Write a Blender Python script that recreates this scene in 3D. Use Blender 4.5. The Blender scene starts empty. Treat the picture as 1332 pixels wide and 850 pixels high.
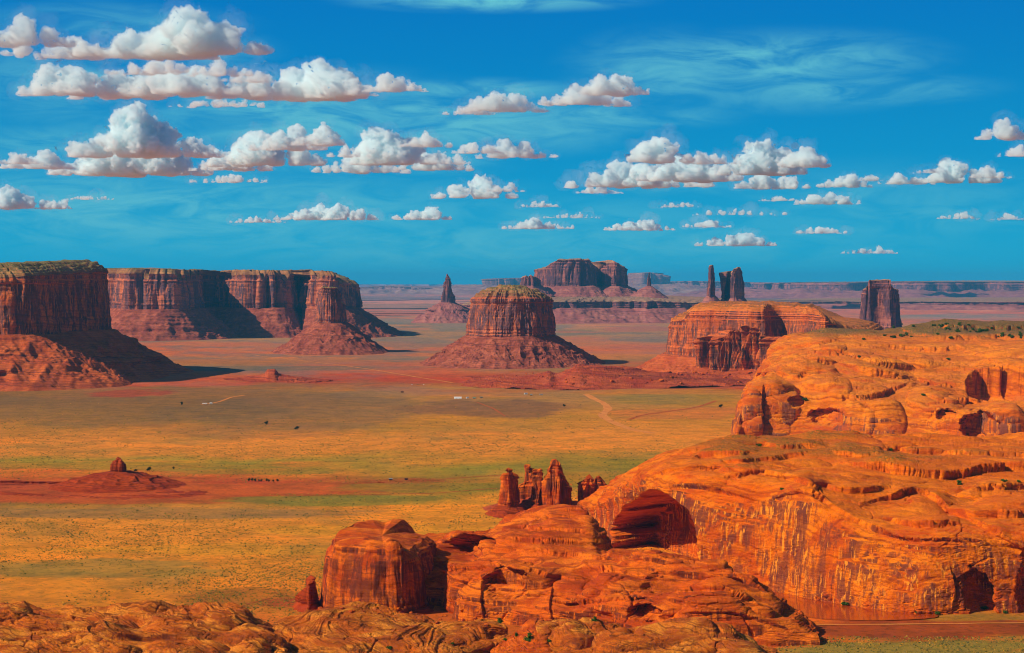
import bpy, math, random
import numpy as np

# ------------------------------------------------------------------ set-up
rng = np.random.default_rng(7)
random.seed(7)
R = math.radians
scene = bpy.context.scene
COL = scene.collection
CAM_H, FPX, CX, HY = 350.0, 2500.0, 666.0, 368.0
SUN_AZ = math.atan2(-0.90, -0.43)          # direction towards the sun, in plan
SUN_EL = R(36)


def W(px, py, D):
    """a point seen at photo pixel px, py and lying D metres north of the camera"""
    return ((px - CX) / FPX * D, D, CAM_H - (py - HY) / FPX * D)


def GD(py):
    """distance of the valley floor seen at photo row py"""
    return CAM_H * FPX / (py - HY)


# ------------------------------------------------------------------ noise
NT = 64
TAB = (rng.random((NT, NT, NT)).astype(np.float32) * 2 - 1)
TABF = TAB.ravel()
OFF = rng.random((64, 3)).astype(np.float32) * 64


def vn(x, y, z):
    x = np.asarray(x, np.float32); y = np.asarray(y, np.float32); z = np.asarray(z, np.float32)
    x, y, z = np.broadcast_arrays(x, y, z)
    xi = np.floor(x); yi = np.floor(y); zi = np.floor(z)
    fx = x - xi; fy = y - yi; fz = z - zi
    fx = fx * fx * (3 - 2 * fx); fy = fy * fy * (3 - 2 * fy); fz = fz * fz * (3 - 2 * fz)
    xi = xi.astype(np.int64) & 63; yi = yi.astype(np.int64) & 63; zi = zi.astype(np.int64) & 63
    x1 = (xi + 1) & 63; y1 = (yi + 1) & 63; z1 = (zi + 1) & 63
    a = xi * 4096; b = x1 * 4096; c = yi * 64; d = y1 * 64
    def g(i, j, k): return TABF[i + j + k]
    v00 = g(a, c, zi) * (1 - fx) + g(b, c, zi) * fx
    v10 = g(a, d, zi) * (1 - fx) + g(b, d, zi) * fx
    v01 = g(a, c, z1) * (1 - fx) + g(b, c, z1) * fx
    v11 = g(a, d, z1) * (1 - fx) + g(b, d, z1) * fx
    return (v00 * (1 - fy) + v10 * fy) * (1 - fz) + (v01 * (1 - fy) + v11 * fy) * fz


def fbm(x, y, z, octv=4, gain=0.5, seed=0, mode='fbm'):
    s = 0; a = 1.0; t = 0.0
    x, y, z = np.broadcast_arrays(np.asarray(x, np.float32), np.asarray(y, np.float32), np.asarray(z, np.float32))
    for o in range(octv):
        q = OFF[(seed * 7 + o) % 64]
        n = vn(x + q[0], y + q[1], z + q[2])
        if mode == 'ridge': n = 1 - 2 * np.abs(n)
        elif mode == 'billow': n = 2 * np.abs(n) - 1
        s = s + a * n; t += a
        a *= gain
        x, y, z = (0.8 * x + 0.6 * y) * 2.03, (-0.6 * x + 0.8 * y) * 2.03, z * 2.03
    return s / t


def sstep(a, b, x):
    t = np.clip((x - a) / (b - a), 0, 1)
    return t * t * (3 - 2 * t)


def strata(s, seed=0, sharp=2.2):
    """hard and soft beds along the coordinate s (one unit is one bed)"""
    q = 31.7 * seed
    n = vn(s, q, q + 3.1) * 0.65 + vn(s * 2.3 + 9, q + 5.5, q) * 0.35
    return np.tanh(n * sharp)


# ------------------------------------------------------------------ objects
def tag(o, label=None, cat=None, group=None, kind=None):
    if label: o['label'] = label
    if cat: o['category'] = cat
    if group: o['group'] = group
    if kind: o['kind'] = kind
    return o


def thing(name, label, cat, loc=(0, 0, 0), group=None, kind=None):
    o = bpy.data.objects.new(name, None)
    COL.objects.link(o)
    o.location = loc
    o.empty_display_size = 5
    return tag(o, label, cat, group, kind)


def mesh_obj(name, V, F, mat, parent=None, smooth=True, colors=None, loc=None, wall=None):
    V = np.asarray(V, np.float32).reshape(-1, 3)
    F = np.asarray(F, np.int32)
    if parent is not None and loc is None:
        V = V - np.array(parent.location, np.float32)
    if loc is not None:
        V = V - np.array(loc, np.float32)
    me = bpy.data.meshes.new(name)
    k = F.shape[1]
    me.vertices.add(len(V)); me.vertices.foreach_set('co', V.ravel())
    me.loops.add(F.size); me.loops.foreach_set('vertex_index', F.ravel())
    me.polygons.add(len(F))
    me.polygons.foreach_set('loop_start', np.arange(0, F.size, k, dtype=np.int32))
    me.polygons.foreach_set('loop_total', np.full(len(F), k, np.int32))
    me.polygons.foreach_set('use_smooth', np.full(len(F), smooth, bool))
    me.update(calc_edges=True)
    if colors is not None:
        ca = me.color_attributes.new('soil', 'FLOAT_COLOR', 'POINT')
        ca.data.foreach_set('color', np.asarray(colors, np.float32).ravel())
    if wall is not None:
        wa = me.attributes.new('wall', 'FLOAT', 'POINT'); wa.data.foreach_set('value', np.asarray(wall, np.float32).ravel())
    me.materials.append(mat)
    o = bpy.data.objects.new(name, me)
    COL.objects.link(o)
    if parent is not None: o.parent = parent
    if loc is not None: o.location = loc
    return o


def gridF(nr, nc, wrap=False, flip=False):
    i = np.arange(nr - 1)[:, None]; j = np.arange(nc if wrap else nc - 1)[None, :]
    j2 = (j + 1) % nc
    a = i * nc + j; b = i * nc + j2; c = (i + 1) * nc + j2; d = (i + 1) * nc + j
    F = np.stack(np.broadcast_arrays(a, b, c, d), -1).reshape(-1, 4)
    return F[:, ::-1] if flip else F


# ------------------------------------------------------------------ materials
class NT_:
    def __init__(s, tree):
        s.t = tree; s.n = tree.nodes; s.l = tree.links
    def node(s, typ, **kw):
        n = s.n.new(typ)
        for k, v in kw.items(): setattr(n, k, v)
        return n
    def put(s, sock, v):
        if isinstance(v, bpy.types.NodeSocket): s.l.new(v, sock)
        elif v is not None: sock.default_value = v
    def math(s, op, a, b=None, c=None, clamp=False):
        n = s.node('ShaderNodeMath', operation=op, use_clamp=clamp)
        s.put(n.inputs[0], a)
        if b is not None: s.put(n.inputs[1], b)
        if c is not None: s.put(n.inputs[2], c)
        return n.outputs[0]
    def vm(s, op, a, b=None, c=None):
        n = s.node('ShaderNodeVectorMath', operation=op)
        s.put(n.inputs[0], a)
        if b is not None: s.put(n.inputs[1], b)
        if c is not None: s.put(n.inputs[2], c)
        return n.outputs['Value'] if op in ('LENGTH', 'DOT_PRODUCT', 'DISTANCE') else n.outputs[0]
    def noise(s, vec, scale=1.0, detail=4, rough=0.55, dist=0.0, out=0):
        n = s.node('ShaderNodeTexNoise')
        s.put(n.inputs['Vector'], vec)
        n.inputs['Scale'].default_value = scale
        n.inputs['Detail'].default_value = detail
        n.inputs['Roughness'].default_value = rough
        n.inputs['Distortion'].default_value = dist
        return n.outputs[out]
    def mr(s, v, a, b, c=0.0, d=1.0, smooth=True):
        n = s.node('ShaderNodeMapRange', interpolation_type='SMOOTHSTEP' if smooth else 'LINEAR')
        s.put(n.inputs['Value'], v)
        for k, x in zip(('From Min', 'From Max', 'To Min', 'To Max'), (a, b, c, d)): s.put(n.inputs[k], x)
        return n.outputs[0]
    def mix(s, f, a, b, blend='MIX'):
        n = s.node('ShaderNodeMix', data_type='RGBA', blend_type=blend)
        s.put(n.inputs[0], f)
        s.put(n.inputs[6], rgba(a)); s.put(n.inputs[7], rgba(b))
        return n.outputs[2]


def rgba(c):
    if isinstance(c, bpy.types.NodeSocket): return c
    return (c[0], c[1], c[2], 1.0)


def lin(r, g, b):
    f = lambda c: (c / 255 / 12.92) if c / 255 <= 0.04045 else ((c / 255 + 0.055) / 1.055) ** 2.4
    return (f(r), f(g), f(b))


def new_mat(name):
    m = bpy.data.materials.new(name); m.use_nodes = True
    T = NT_(m.node_tree); T.n.clear()
    out = T.node('ShaderNodeOutputMaterial'); b = T.node('ShaderNodeBsdfPrincipled')
    b.inputs['Roughness'].default_value = 0.95
    b.inputs['Specular IOR Level'].default_value = 0.08
    T.l.new(b.outputs[0], out.inputs[0])
    return m, T, b


def rock_mat(name, base, light, dark, varnish, unit=10.0, vamt=0.6, top=None, topamt=1.0, shrub=None, bump=1.0,
             swirl=0.0, streak=None, flat_lo=0.75, tilt=(0.05, 0.03), strat=0.6, hi=None, red=None, wallattr=False, vcov=0.0):
    """sandstone: colour patches, beds, dark varnish streaks on the walls, dust or scrub on the flats.
    unit = size in metres of the medium detail"""
    m, T, b = new_mat(name)
    g = T.node('ShaderNodeNewGeometry')
    P = g.outputs['Position']
    sep = T.node('ShaderNodeSeparateXYZ'); T.l.new(P, sep.inputs[0])
    nz = T.node('ShaderNodeSeparateXYZ'); T.l.new(g.outputs['True Normal' if False else 'Normal'], nz.inputs[0])
    Nz = T.math('ABSOLUTE', nz.outputs[2])
    WN = Nz
    if wallattr:
        wat = T.node('ShaderNodeAttribute'); wat.attribute_name = 'wall'
        WN = T.math('MULTIPLY_ADD', wat.outputs['Fac'], -0.5, 0.7)      # low where the smoothed surface is a wall
    big = T.noise(P, 1 / (unit * 9), 5, 0.6)
    med = T.noise(P, 1 / (unit * 1.6), 6, 0.62)
    fine = T.noise(P, 1 / (unit * 0.22), 5, 0.65)
    # bed coordinate
    warp = T.noise(P, 1 / (unit * 7), 3, 0.5)
    bed = T.math('MULTIPLY_ADD', warp, (2.0 + swirl) * unit, sep.outputs[2])
    bed = T.math('MULTIPLY_ADD', sep.outputs[0], tilt[0], bed)
    bed = T.math('MULTIPLY_ADD', sep.outputs[1], tilt[1], bed)
    cb = T.node('ShaderNodeCombineXYZ'); T.put(cb.inputs[0], T.math('MULTIPLY', bed, 1 / unit * 2.2))
    T.put(cb.inputs[1], T.math('MULTIPLY', med, 0.6))
    beds = T.noise(cb.outputs[0], 1.0, 5, 0.65)
    c = T.mix(T.mr(big, 0.38, 0.62), base, light)
    c = T.mix(T.mr(beds, 0.42, 0.64, 0, strat), c, dark)
    c = T.mix(T.mr(med, 0.5, 0.75, 0, 0.5), c, light)
    if red:
        rd = T.noise(T.vm('MULTIPLY', P, (0.5, 1, 1.4)), 1 / (unit * 4.5), 5, 0.6, 0.6)
        c = T.mix(T.mr(rd, 0.46, 0.60, 0, 0.85), c, red)
        rd2 = T.noise(T.vm('MULTIPLY', P, (0.4, 0.8, 1.6)), 1 / (unit * 1.9), 6, 0.68, 0.9)
        c = T.mix(T.mr(rd2, 0.54, 0.66, 0, 0.7), c, dark)
    c = T.mix(T.math('MULTIPLY', T.mr(beds, 0.58, 0.66, 0, 0.4), T.mr(Nz, 0.25, 0.6, 0.25, 1)), c, dark)
    c = T.mix(T.mr(fine, 0.50, 0.72, 0, 0.6), c, dark)
    # varnish streaks on steep faces
    sv = T.vm('MULTIPLY', P, (1.0, 1.0, 0.06))
    s1 = T.noise(sv, 1 / (unit * 0.7), 5, 0.6)
    s2 = T.noise(P, 1 / (unit * 4), 4, 0.55)
    sm = T.math('MULTIPLY', T.mr(T.math('ADD', s1, s2), 0.95, 1.12), T.mr(WN, 0.55, 0.25))
    c = T.mix(T.math('MULTIPLY', sm, vamt), c, varnish)
    s4 = T.noise(T.vm('MULTIPLY', P, (1.0, 1.0, 0.25)), 1 / (unit * 2.6), 5, 0.6)
    c = T.mix(T.math('MULTIPLY', T.math('MULTIPLY', T.mr(s4, 0.50 - vcov, 0.60 - vcov), T.mr(WN, 0.6, 0.35)), vamt * 0.85), c, varnish)
    if streak:
        s3 = T.noise(sv, 1 / (unit * 0.45), 4, 0.6)
        c = T.mix(T.math('MULTIPLY', T.math('MULTIPLY', T.mr(s3, 0.52, 0.64, 0, 0.85), T.mr(s2, 0.42, 0.58)), T.mr(WN, 0.55, 0.3)), c, streak)
    if top:
        tm = T.math('MULTIPLY', T.mr(Nz, flat_lo, flat_lo + 0.17), T.mr(med, 0.3, 0.55, 0.35, 1.0))
        c = T.mix(T.math('MULTIPLY', tm, topamt), c, top)
    if shrub:
        sh = T.noise(P, 1 / (unit * 0.55), 3, 0.7)
        c = T.mix(T.math('MULTIPLY', T.mr(sh, 0.5, 0.6, 0, 0.85), T.mr(Nz, flat_lo, flat_lo + 0.15)), c, shrub)
    if hi:      # rubble and scrub on the high flat top
        hn = T.math('MULTIPLY_ADD', big, hi[3], sep.outputs[2])
        hm = T.math('MULTIPLY', T.mr(hn, hi[0], hi[1]), T.mr(Nz, 0.72, 0.9, 0.15, 1))
        rub = T.mix(T.mr(fine, 0.4, 0.6), hi[2], tuple(q * 0.55 for q in hi[2]))
        rub = T.mix(T.mr(T.noise(P, 1 / (unit * 0.7), 3, 0.7), 0.54, 0.62, 0, 0.8), rub, hi[4])
        c = T.mix(hm, c, rub)
    T.l.new(c, b.inputs['Base Color'])
    h = T.math('MULTIPLY_ADD', beds, 0.75, T.math('MULTIPLY_ADD', fine, 0.13, T.math('MULTIPLY', med, 0.6)))
    h = T.math('MULTIPLY_ADD', T.math('MULTIPLY', s1, T.mr(WN, 0.7, 0.3)), 0.7, h)
    bp = T.node('ShaderNodeBump'); bp.inputs['Strength'].default_value = 0.9
    bp.inputs['Distance'].default_value = unit * 0.30 * bump
    T.l.new(h, bp.inputs['Height']); T.l.new(bp.outputs[0], b.inputs['Normal'])
    return m


def simple_mat(name, col, col2=None, scale=1.0, rough=0.9):
    m, T, b = new_mat(name)
    g = T.node('ShaderNodeNewGeometry')
    n = T.noise(g.outputs['Position'], scale, 3)
    T.l.new(T.mix(T.mr(n, 0.4, 0.6), col, col2 or tuple(x * 0.6 for x in col)), b.inputs['Base Color'])
    b.inputs['Roughness'].default_value = rough
    return m


# ------------------------------------------------------------------ valley floor
def gz(x, y):
    x = np.asarray(x, np.float32); y = np.asarray(y, np.float32)
    D = np.maximum(y, 1)
    a = fbm(x / 900, y / 900, 0.5, 3, seed=1) * 5 + fbm(x / 130, y / 130, 0.2, 3, seed=2) * 1.3
    return a * sstep(300, 1500, D) - 1


BUTTE_Q = 1.0


def poly_resample(P, n, smooth=2):
    P = np.asarray(P, float)
    for _ in range(smooth):              # Chaikin corner cutting
        Q = np.roll(P, -1, 0)
        P = np.stack([0.78 * P + 0.22 * Q, 0.22 * P + 0.78 * Q], 1).reshape(-1, P.shape[1])
    Q = np.vstack([P, P[:1]])
    d = np.r_[0, np.cumsum(np.linalg.norm(np.diff(Q[:, :2], axis=0), axis=1))]
    t = np.linspace(0, d[-1], n, endpoint=False)
    return np.stack([np.interp(t, d, Q[:, k]) for k in range(P.shape[1])], 1), d[-1]


def smooth_closed(A, w):
    if w < 1: return A
    n = len(A); k = np.exp(-0.5 * (np.minimum(np.arange(n), n - np.arange(n)) / w) ** 2); k /= k.sum()
    fk = np.fft.rfft(k)
    return np.fft.irfft(np.fft.rfft(A, axis=0) * fk[:, None], n=n, axis=0)


def butte(name, label, cat, outline, top, zb, run, m_cliff, m_talus, m_top, N=600, rows=(50, 60, 26), cap=25.0,
          flute=(40.0, 14.0), crack=(13.0, 4.0), batter=0.10, seed=1, bay=(160.0, 20.0), group=None, zfoot=-14.0, talus_pow=1.45,
          ledge=6.0, topnoise=6.0, cap_steps=3, rough=1.0, capflat=0.35, kind=None, parts=('talus_slope', 'cliff', 'caprock'), notch=0.0,
          runvar=0.35, deepk=0.9, rimround=0.0):
    """a butte: talus apron, fluted cliff and stepped cap.
    outline: (px, D) corners; top: [(px, py)...] skyline of the rim; zb: z of the foot of the cliff"""
    P = np.array([((px - CX) / FPX * D, D) for px, D in outline])
    area = 0.5 * np.sum(P[:, 0] * np.roll(P[:, 1], -1) - np.roll(P[:, 0], -1) * P[:, 1])
    if area < 0: P = P[::-1]
    N = int(N * BUTTE_Q)
    O, per = poly_resample(P, N)
    ds = per / N
    def normals(A):
        t = np.roll(A, -1, 0) - np.roll(A, 1, 0)
        n = np.stack([t[:, 1], -t[:, 0]], 1)
        return n / (np.linalg.norm(n, axis=1, keepdims=True) + 1e-9)
    nrm = normals(smooth_closed(O, 0.012 * N))
    cen = O.mean(0)
    O = O + nrm * (fbm(O[:, 0] / bay[0], O[:, 1] / bay[0], 0.3 + seed, 3, seed=seed) * bay[1])[:, None]
    O = O + nrm * ((np.abs(fbm(O[:, 0] / (flute[0] * 2.2), O[:, 1] / (flute[0] * 2.2), 1.3 + seed, 2, seed=seed + 3)) * 2 - 0.6) * flute[1])[:, None]
    px = CX + FPX * O[:, 0] / O[:, 1]
    tp = np.array(sorted(top), float)
    pyt = np.interp(px, tp[:, 0], tp[:, 1])
    if np.ptp(tp[:, 1]) == 0 and len(tp) == 1: pyt = np.full(N, tp[0, 1])
    Dref = P[:, 1].min() + 0.25 * np.ptp(P[:, 1])
    zt = CAM_H - (pyt - HY) / FPX * Dref
    zt = zt + topnoise * fbm(O[:, 0] / 45, O[:, 1] / 45, seed, 4, seed=seed + 5)
    if notch: zt = zt - notch * sstep(0.25, 0.6, fbm(O[:, 0] / 60, O[:, 1] / 60, seed + .7, 2, seed=seed + 9))
    zbv = zb + 8 * fbm(O[:, 0] / 120, O[:, 1] / 120, seed + 2, 3, seed=seed + 6) * rough
    nr_t, nr_c, nr_p = [int(r * BUTTE_Q) for r in rows]
    rings = []
    # talus: outer to inner
    wide = smooth_closed(O, 0.03 * N)
    nw = normals(wide)
    rad = O - cen; rad /= np.linalg.norm(rad, axis=1, keepdims=True)
    dirn = nw * 0.8 + rad * 0.35; dirn /= np.linalg.norm(dirn, axis=1, keepdims=True)
    runv = run * (1 + runvar * fbm(O[:, 0] / (run * 0.9), O[:, 1] / (run * 0.9), seed + 4, 3, seed=seed + 8))
    tt = np.linspace(1, 0, nr_t, endpoint=False)
    for t in tt:
        xy = O * (1 - 0.55 * t) + wide * 0.55 * t + dirn * (runv * t)[:, None]
        z = zfoot + (zbv - zfoot) * (1 - t) ** talus_pow
        rings.append(np.column_stack([xy, z]))
    R_t = np.stack(rings)
    x, y, z = R_t[..., 0], R_t[..., 1], R_t[..., 2]
    env = np.sin(np.pi * np.clip(1 - tt, 0, 1))[:, None] ** 0.6
    gul = fbm(x / (run * 0.22), y / (run * 0.22), seed * 1.1, 3, seed=seed + 11, mode='ridge')
    R_t[..., 2] += env * rough * (run * 0.075 * gul + 0.75 * ledge * fbm(x / 17, y / 17, z / 17, 4, seed=seed + 12, gain=0.7) + 0.5 * ledge * sstep(0.25, 0.7, fbm(x / 9, y / 9, z / 9, 1, seed=seed + 13)))
    st = strata(R_t[..., 2] / (ledge * 2.4) + 0.25 * fbm(x / 150, y / 150, 3, 2, seed=seed + 1), seed=seed)
    mask = sstep(-0.05, 0.3, fbm(x / (run * 0.5), y / (run * 0.5), seed + 9.0, 3, seed=seed + 2))
    push = env * ledge * 1.7 * st * (0.12 + 1.1 * mask)
    R_t[..., 0] += dirn[None, :, 0] * push; R_t[..., 1] += dirn[None, :, 1] * push
    # cliff
    uc = np.linspace(0, 1, nr_c)
    z = zbv[None] + (zt - zbv)[None] * uc[:, None]
    hgt = (zt - zbv).mean()
    xb = np.broadcast_to(O[None, :, 0], z.shape); yb = np.broadcast_to(O[None, :, 1], z.shape)
    off = -batter * (z - zbv[None])
    fl = np.abs(fbm(xb / flute[0], yb / flute[0], z / (flute[0] * 7), 2, seed=seed + 20)) ** 0.75
    cr = np.abs(fbm(xb / crack[0], yb / crack[0], z / (crack[0] * 9), 3, seed=seed + 21, gain=0.6)) ** 0.8
    lay = strata(z / (hgt * 0.07) + 0.3 * fbm(xb / 200, yb / 200, 0.1, 2, seed=seed), seed=seed + 3, sharp=3)
    deep = sstep(0.1, 0.55, fbm(xb / (flute[0] * 2.5), yb / (flute[0] * 2.5), z / 2500, 2, seed=seed + 23))
    am = 0.3 + 1.5 * sstep(-0.35, 0.45, fbm(xb / (flute[0] * 4), yb / (flute[0] * 4), z / (flute[0] * 5), 3, seed=seed + 26))
    am2 = 0.25 + 1.4 * sstep(-0.3, 0.4, fbm(xb / (crack[0] * 5), yb / (crack[0] * 5), z / (crack[0] * 6), 3, seed=seed + 27))
    off = off + am * flute[1] * 2.0 * (fl - 0.45) + am2 * crack[1] * 2.0 * (cr - 0.4) - deep * flute[1] * deepk - rimround * uc[:, None] ** 7
    slab = np.tanh(4 * fbm(xb / (crack[0] * 2.2), yb / (crack[0] * 2.2), z / (crack[0] * 5), 2, seed=seed + 28))
    off = off + 0.55 * crack[1] * slab
    up = sstep(0.72, 0.9, uc)[:, None]; lo = sstep(0.3, 0.05, uc)[:, None]
    off = off + lay * crack[1] * (0.15 + 0.9 * up + 0.5 * lo)
    off = off + 0.5 * crack[1] * fbm(xb / 9, yb / 9, z / 12, 3, seed=seed + 24, gain=0.6)
    R_c = np.stack([xb + nrm[None, :, 0] * off, yb + nrm[None, :, 1] * off, z], -1)
    # blend first cliff ring with last talus ring
    # cap
    rimxy = R_c[-1, :, :2]
    cen = rimxy.mean(0)
    up_ = np.linspace(0, 1, nr_p + 1)[1:]
    caps = []
    for q in up_:
        k = q
        xy = rimxy * (1 - k) + (cen + (smooth_closed(rimxy, 0.02 * N * (1 + 3 * k)) - cen) * 0.98) * k * (1 - k) + cen * k * k
        s = np.clip(k / max(capflat, 1e-3), 0, 1)
        stp = (np.floor(s * cap_steps) + sstep(0.55, 0.95, np.asarray(s * cap_steps % 1.0))) / cap_steps if s < 1 else 1.0
        zz = zt * (1 - s) + zt.mean() * s if False else zt + (np.mean(zt) - zt) * max(0, (k - 0.3) / 0.7)
        caps.append(np.column_stack([xy, zz + cap * stp]))
    R_p = np.stack(caps)
    x, y = R_p[..., 0], R_p[..., 1]
    R_p[..., 2] += (cap * 0.16 + 2.0) * fbm(x / 30, y / 30, seed + 1.5, 4, seed=seed + 30) * sstep(0, 0.15, up_)[:, None]
    zf = float(zfoot)
    t = thing(name, label, cat, (float(cen[0]), float(cen[1]), max(zf, 0.0)), group, kind)
    At = np.concatenate([R_t, R_c[:1]]); Ap = np.concatenate([R_c[-1:], R_p])
    mesh_obj(parts[0], At, gridF(len(At), N, True), m_talus, t)
    mesh_obj(parts[1], R_c, gridF(len(R_c), N, True), m_cliff, t)
    mesh_obj(parts[2], Ap, gridF(len(Ap), N, True), m_top, t)
    return t


# ------------------------------------------------------------------ lofted slickrock
def pchip(t, Y, tq):
    """monotone cubic through Y (K,...) at t (K,), sampled at tq"""
    K = len(t); h = np.diff(t); h_ = h.reshape((-1,) + (1,) * (Y.ndim - 1))
    dl = np.diff(Y, axis=0) / h_
    m = np.zeros_like(Y)
    if K > 2:
        a, b = dl[:-1], dl[1:]
        w1 = (2 * h_[1:] + h_[:-1]); w2 = (h_[1:] + 2 * h_[:-1])
        with np.errstate(divide='ignore', invalid='ignore'):
            hm = (w1 + w2) / (w1 / a + w2 / b)
        m[1:-1] = np.where(a * b > 0, np.nan_to_num(hm), 0)
    m[0] = dl[0]; m[-1] = dl[-1]
    i = np.clip(np.searchsorted(t, tq, side='right') - 1, 0, K - 2)
    s = ((tq - t[i]) / h[i]).reshape((-1,) + (1,) * (Y.ndim - 1)); hh = h[i].reshape(s.shape)
    return ((2 * s ** 3 - 3 * s ** 2 + 1) * Y[i] + (s ** 3 - 2 * s ** 2 + s) * hh * m[i]
            + (-2 * s ** 3 + 3 * s ** 2) * Y[i + 1] + (s ** 3 - s ** 2) * hh * m[i + 1])


def grid_normals(P):
    du = np.gradient(P, axis=1); dv = np.gradient(P, axis=0)
    n = np.cross(du, dv)
    n /= (np.linalg.norm(n, axis=-1, keepdims=True) + 1e-9)
    if n[..., 2].mean() < 0: n = -n
    return n


def blur_rows(n, k=3):
    for _ in range(k):
        n[1:-1] = (n[:-2] + 2 * n[1:-1] + n[2:]) / 4
        n[:, 1:-1] = (n[:, :-2] + 2 * n[:, 1:-1] + n[:, 2:]) / 4
    return n / (np.linalg.norm(n, axis=-1, keepdims=True) + 1e-9)


def project(P):
    y = np.maximum(P[..., 1], 1)
    return CX + FPX * P[..., 0] / y, HY + FPX * (CAM_H - P[..., 2]) / y


def loft(lines, ncol, nrow, weights=None):
    """surface through feature lines, each a list of (px, py, D); first line is the front foot"""
    u = np.linspace(0, 1, ncol)
    rowsW = []
    for L in lines:
        A = np.array(L, float)
        q = A[0, 0] + (A[-1, 0] - A[0, 0]) * u
        B = pchip(A[:, 0], A[:, 1:], q)
        py, D = B[:, 0], B[:, 1]
        rowsW.append(np.stack([(q - CX) / FPX * D, D, CAM_H - (py - HY) / FPX * D], 1))
    Y = np.stack(rowsW)
    K = len(lines)
    t = np.arange(K, dtype=float)
    if weights is None:
        seg = []
        for k in range(K - 1):
            a, b = project(Y[k]); c, d = project(Y[k + 1])
            seg.append(max(4.0, np.abs(b - d).mean()) + 0.03 * np.linalg.norm(Y[k + 1] - Y[k], axis=1).mean())
        weights = seg
    w = np.array(weights, float); cnt = np.maximum(3, np.round(w / w.sum() * nrow).astype(int))
    tq = np.concatenate([k + np.linspace(0, 1, c, endpoint=False) for k, c in enumerate(cnt)] + [[K - 1.0]])
    global LAST_TQ
    LAST_TQ = tq
    return pchip(t, Y, tq)


def rock_detail(P, unit=10.0, lump=8.0, bedamp=2.0, bedsize=6.0, swirl=8.0, tilt=(0.05, 0.03), crack=1.5, seed=1, edge=True, fineamp=0.5,
                wallcrack=2.0, pillow=0.6, cover=0.0, ax=1.7, wallbeds=0.3, calm=None):
    """carves domes, ledges, joints and weathering into a smooth surface"""
    n = blur_rows(grid_normals(P), 6)
    x, y, z = P[..., 0], P[..., 1], P[..., 2]
    u = unit
    d = lump * fbm(x / (u * 13), y / (u * 11), z / (u * 9), 2, seed=seed)
    pl = np.abs(fbm(x / (u * 6 * ax), y / (u * 6), z / (u * 3.6), 2, seed=seed + 1, gain=0.35))
    d += lump * pillow * 2.4 * (np.minimum(pl, 0.5) ** 0.7 - 0.3)
    if calm is not None: d = d * calm[:, None]
    P = P + n * d[..., None]
    n = blur_rows(grid_normals(P), 3)
    x, y, z = P[..., 0], P[..., 1], P[..., 2]
    s = z + swirl * fbm(x / (u * 12), y / (u * 12), z / (u * 12), 3, seed=seed + 2, gain=0.4) + tilt[0] * x + tilt[1] * y
    def steps(q, sd):
        v = vn(q, 31.7 * sd, 3.1 * sd)
        return np.tanh(v * 7)
    mk = fbm(x / (u * 7 * ax), y / (u * 7), z / (u * 3), 3, seed=seed + 3)
    m = sstep(-0.15 - cover, 0.25 - cover, mk)
    m2 = sstep(0.0 - cover, 0.35 - cover, fbm(x / (u * 4 * ax), y / (u * 4), z / (u * 2), 2, seed=seed + 9))
    d = bedamp * (m * steps(s / bedsize, seed % 13 + 1) + 0.5 * m2 * steps(s / (bedsize * 0.37), seed % 11 + 2) + 0.16 * steps(s / (bedsize * 0.16), seed % 7 + 3))
    steep = 1 - np.abs(n[..., 2])
    d = d * (1 - (1 - wallbeds) * sstep(0.45, 0.75, steep))
    j = fbm(x / (u * 9), y / (u * 7), z / (u * 16), 3, seed=seed + 5)
    jm = sstep(0.1, 0.4, fbm(x / (u * 10), y / (u * 10), z / (u * 10), 2, seed=seed + 8))
    d = d - crack * jm * np.exp(-(j / 0.022) ** 2)
    for kk, (q1, q2) in enumerate(((3.2, 0.03), (1.5, 0.045))):
        jj = fbm(x / (u * q1 * ax), y / (u * q1), z / (u * q1 * 0.55), 3, seed=seed + 12 + kk, gain=0.55)
        d = d - crack * (0.4 - 0.15 * kk) * (0.15 + m2) * np.exp(-(jj / q2) ** 2)
    d = d + fineamp * 0.8 * (np.abs(fbm(x / (u * 0.6), y / (u * 0.6), z / (u * 0.35), 2, seed=seed + 15)) - 0.3)
    wc = np.abs(fbm(x / (u * 2.6), y / (u * 2.6), z / (u * 22), 3, seed=seed + 6)) ** 0.7
    d = d + wallcrack * 2 * (wc - 0.35) * sstep(0.5, 0.85, steep)
    d = d + fineamp * fbm(x / (u * 1.3), y / (u * 1.3), z / (u * 0.7), 4, seed=seed + 7, gain=0.55) * (0.35 + 0.9 * m2)
    return P + n * d[..., None]


def hollow(P, cx, cy, rx, ry, depth, dirv, soft=0.12, pw=2.3, wob=0.06, seed=0, flat=0.0, lean=0.0):
    """weathered alcove: pushes the wall back inside an uneven oval"""
    px, py = project(P)
    sel = (np.abs(px - cx) < rx * 2.2) & (np.abs(py - cy) < ry * 2.2)
    x, y = px[sel], py[sel]
    a = (x - cx - lean * (y - cy)) / rx; b = (y - cy) / ry
    r = (np.abs(a) ** pw + np.abs(b) ** pw) ** (1 / pw)
    r = r + wob * 2.0 * fbm(x / (rx * 0.6), y / (rx * 0.5), seed * 1.7 + 0.5, 4, seed=seed, gain=0.6)
    m = sstep(1 + soft, 1 - soft, r) * (0.7 + 0.3 * np.sqrt(np.clip(1 - r * r, 0, 1)))
    P = P.copy()
    P[sel] += m[:, None] * depth * np.array(dirv, float)
    return P


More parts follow.
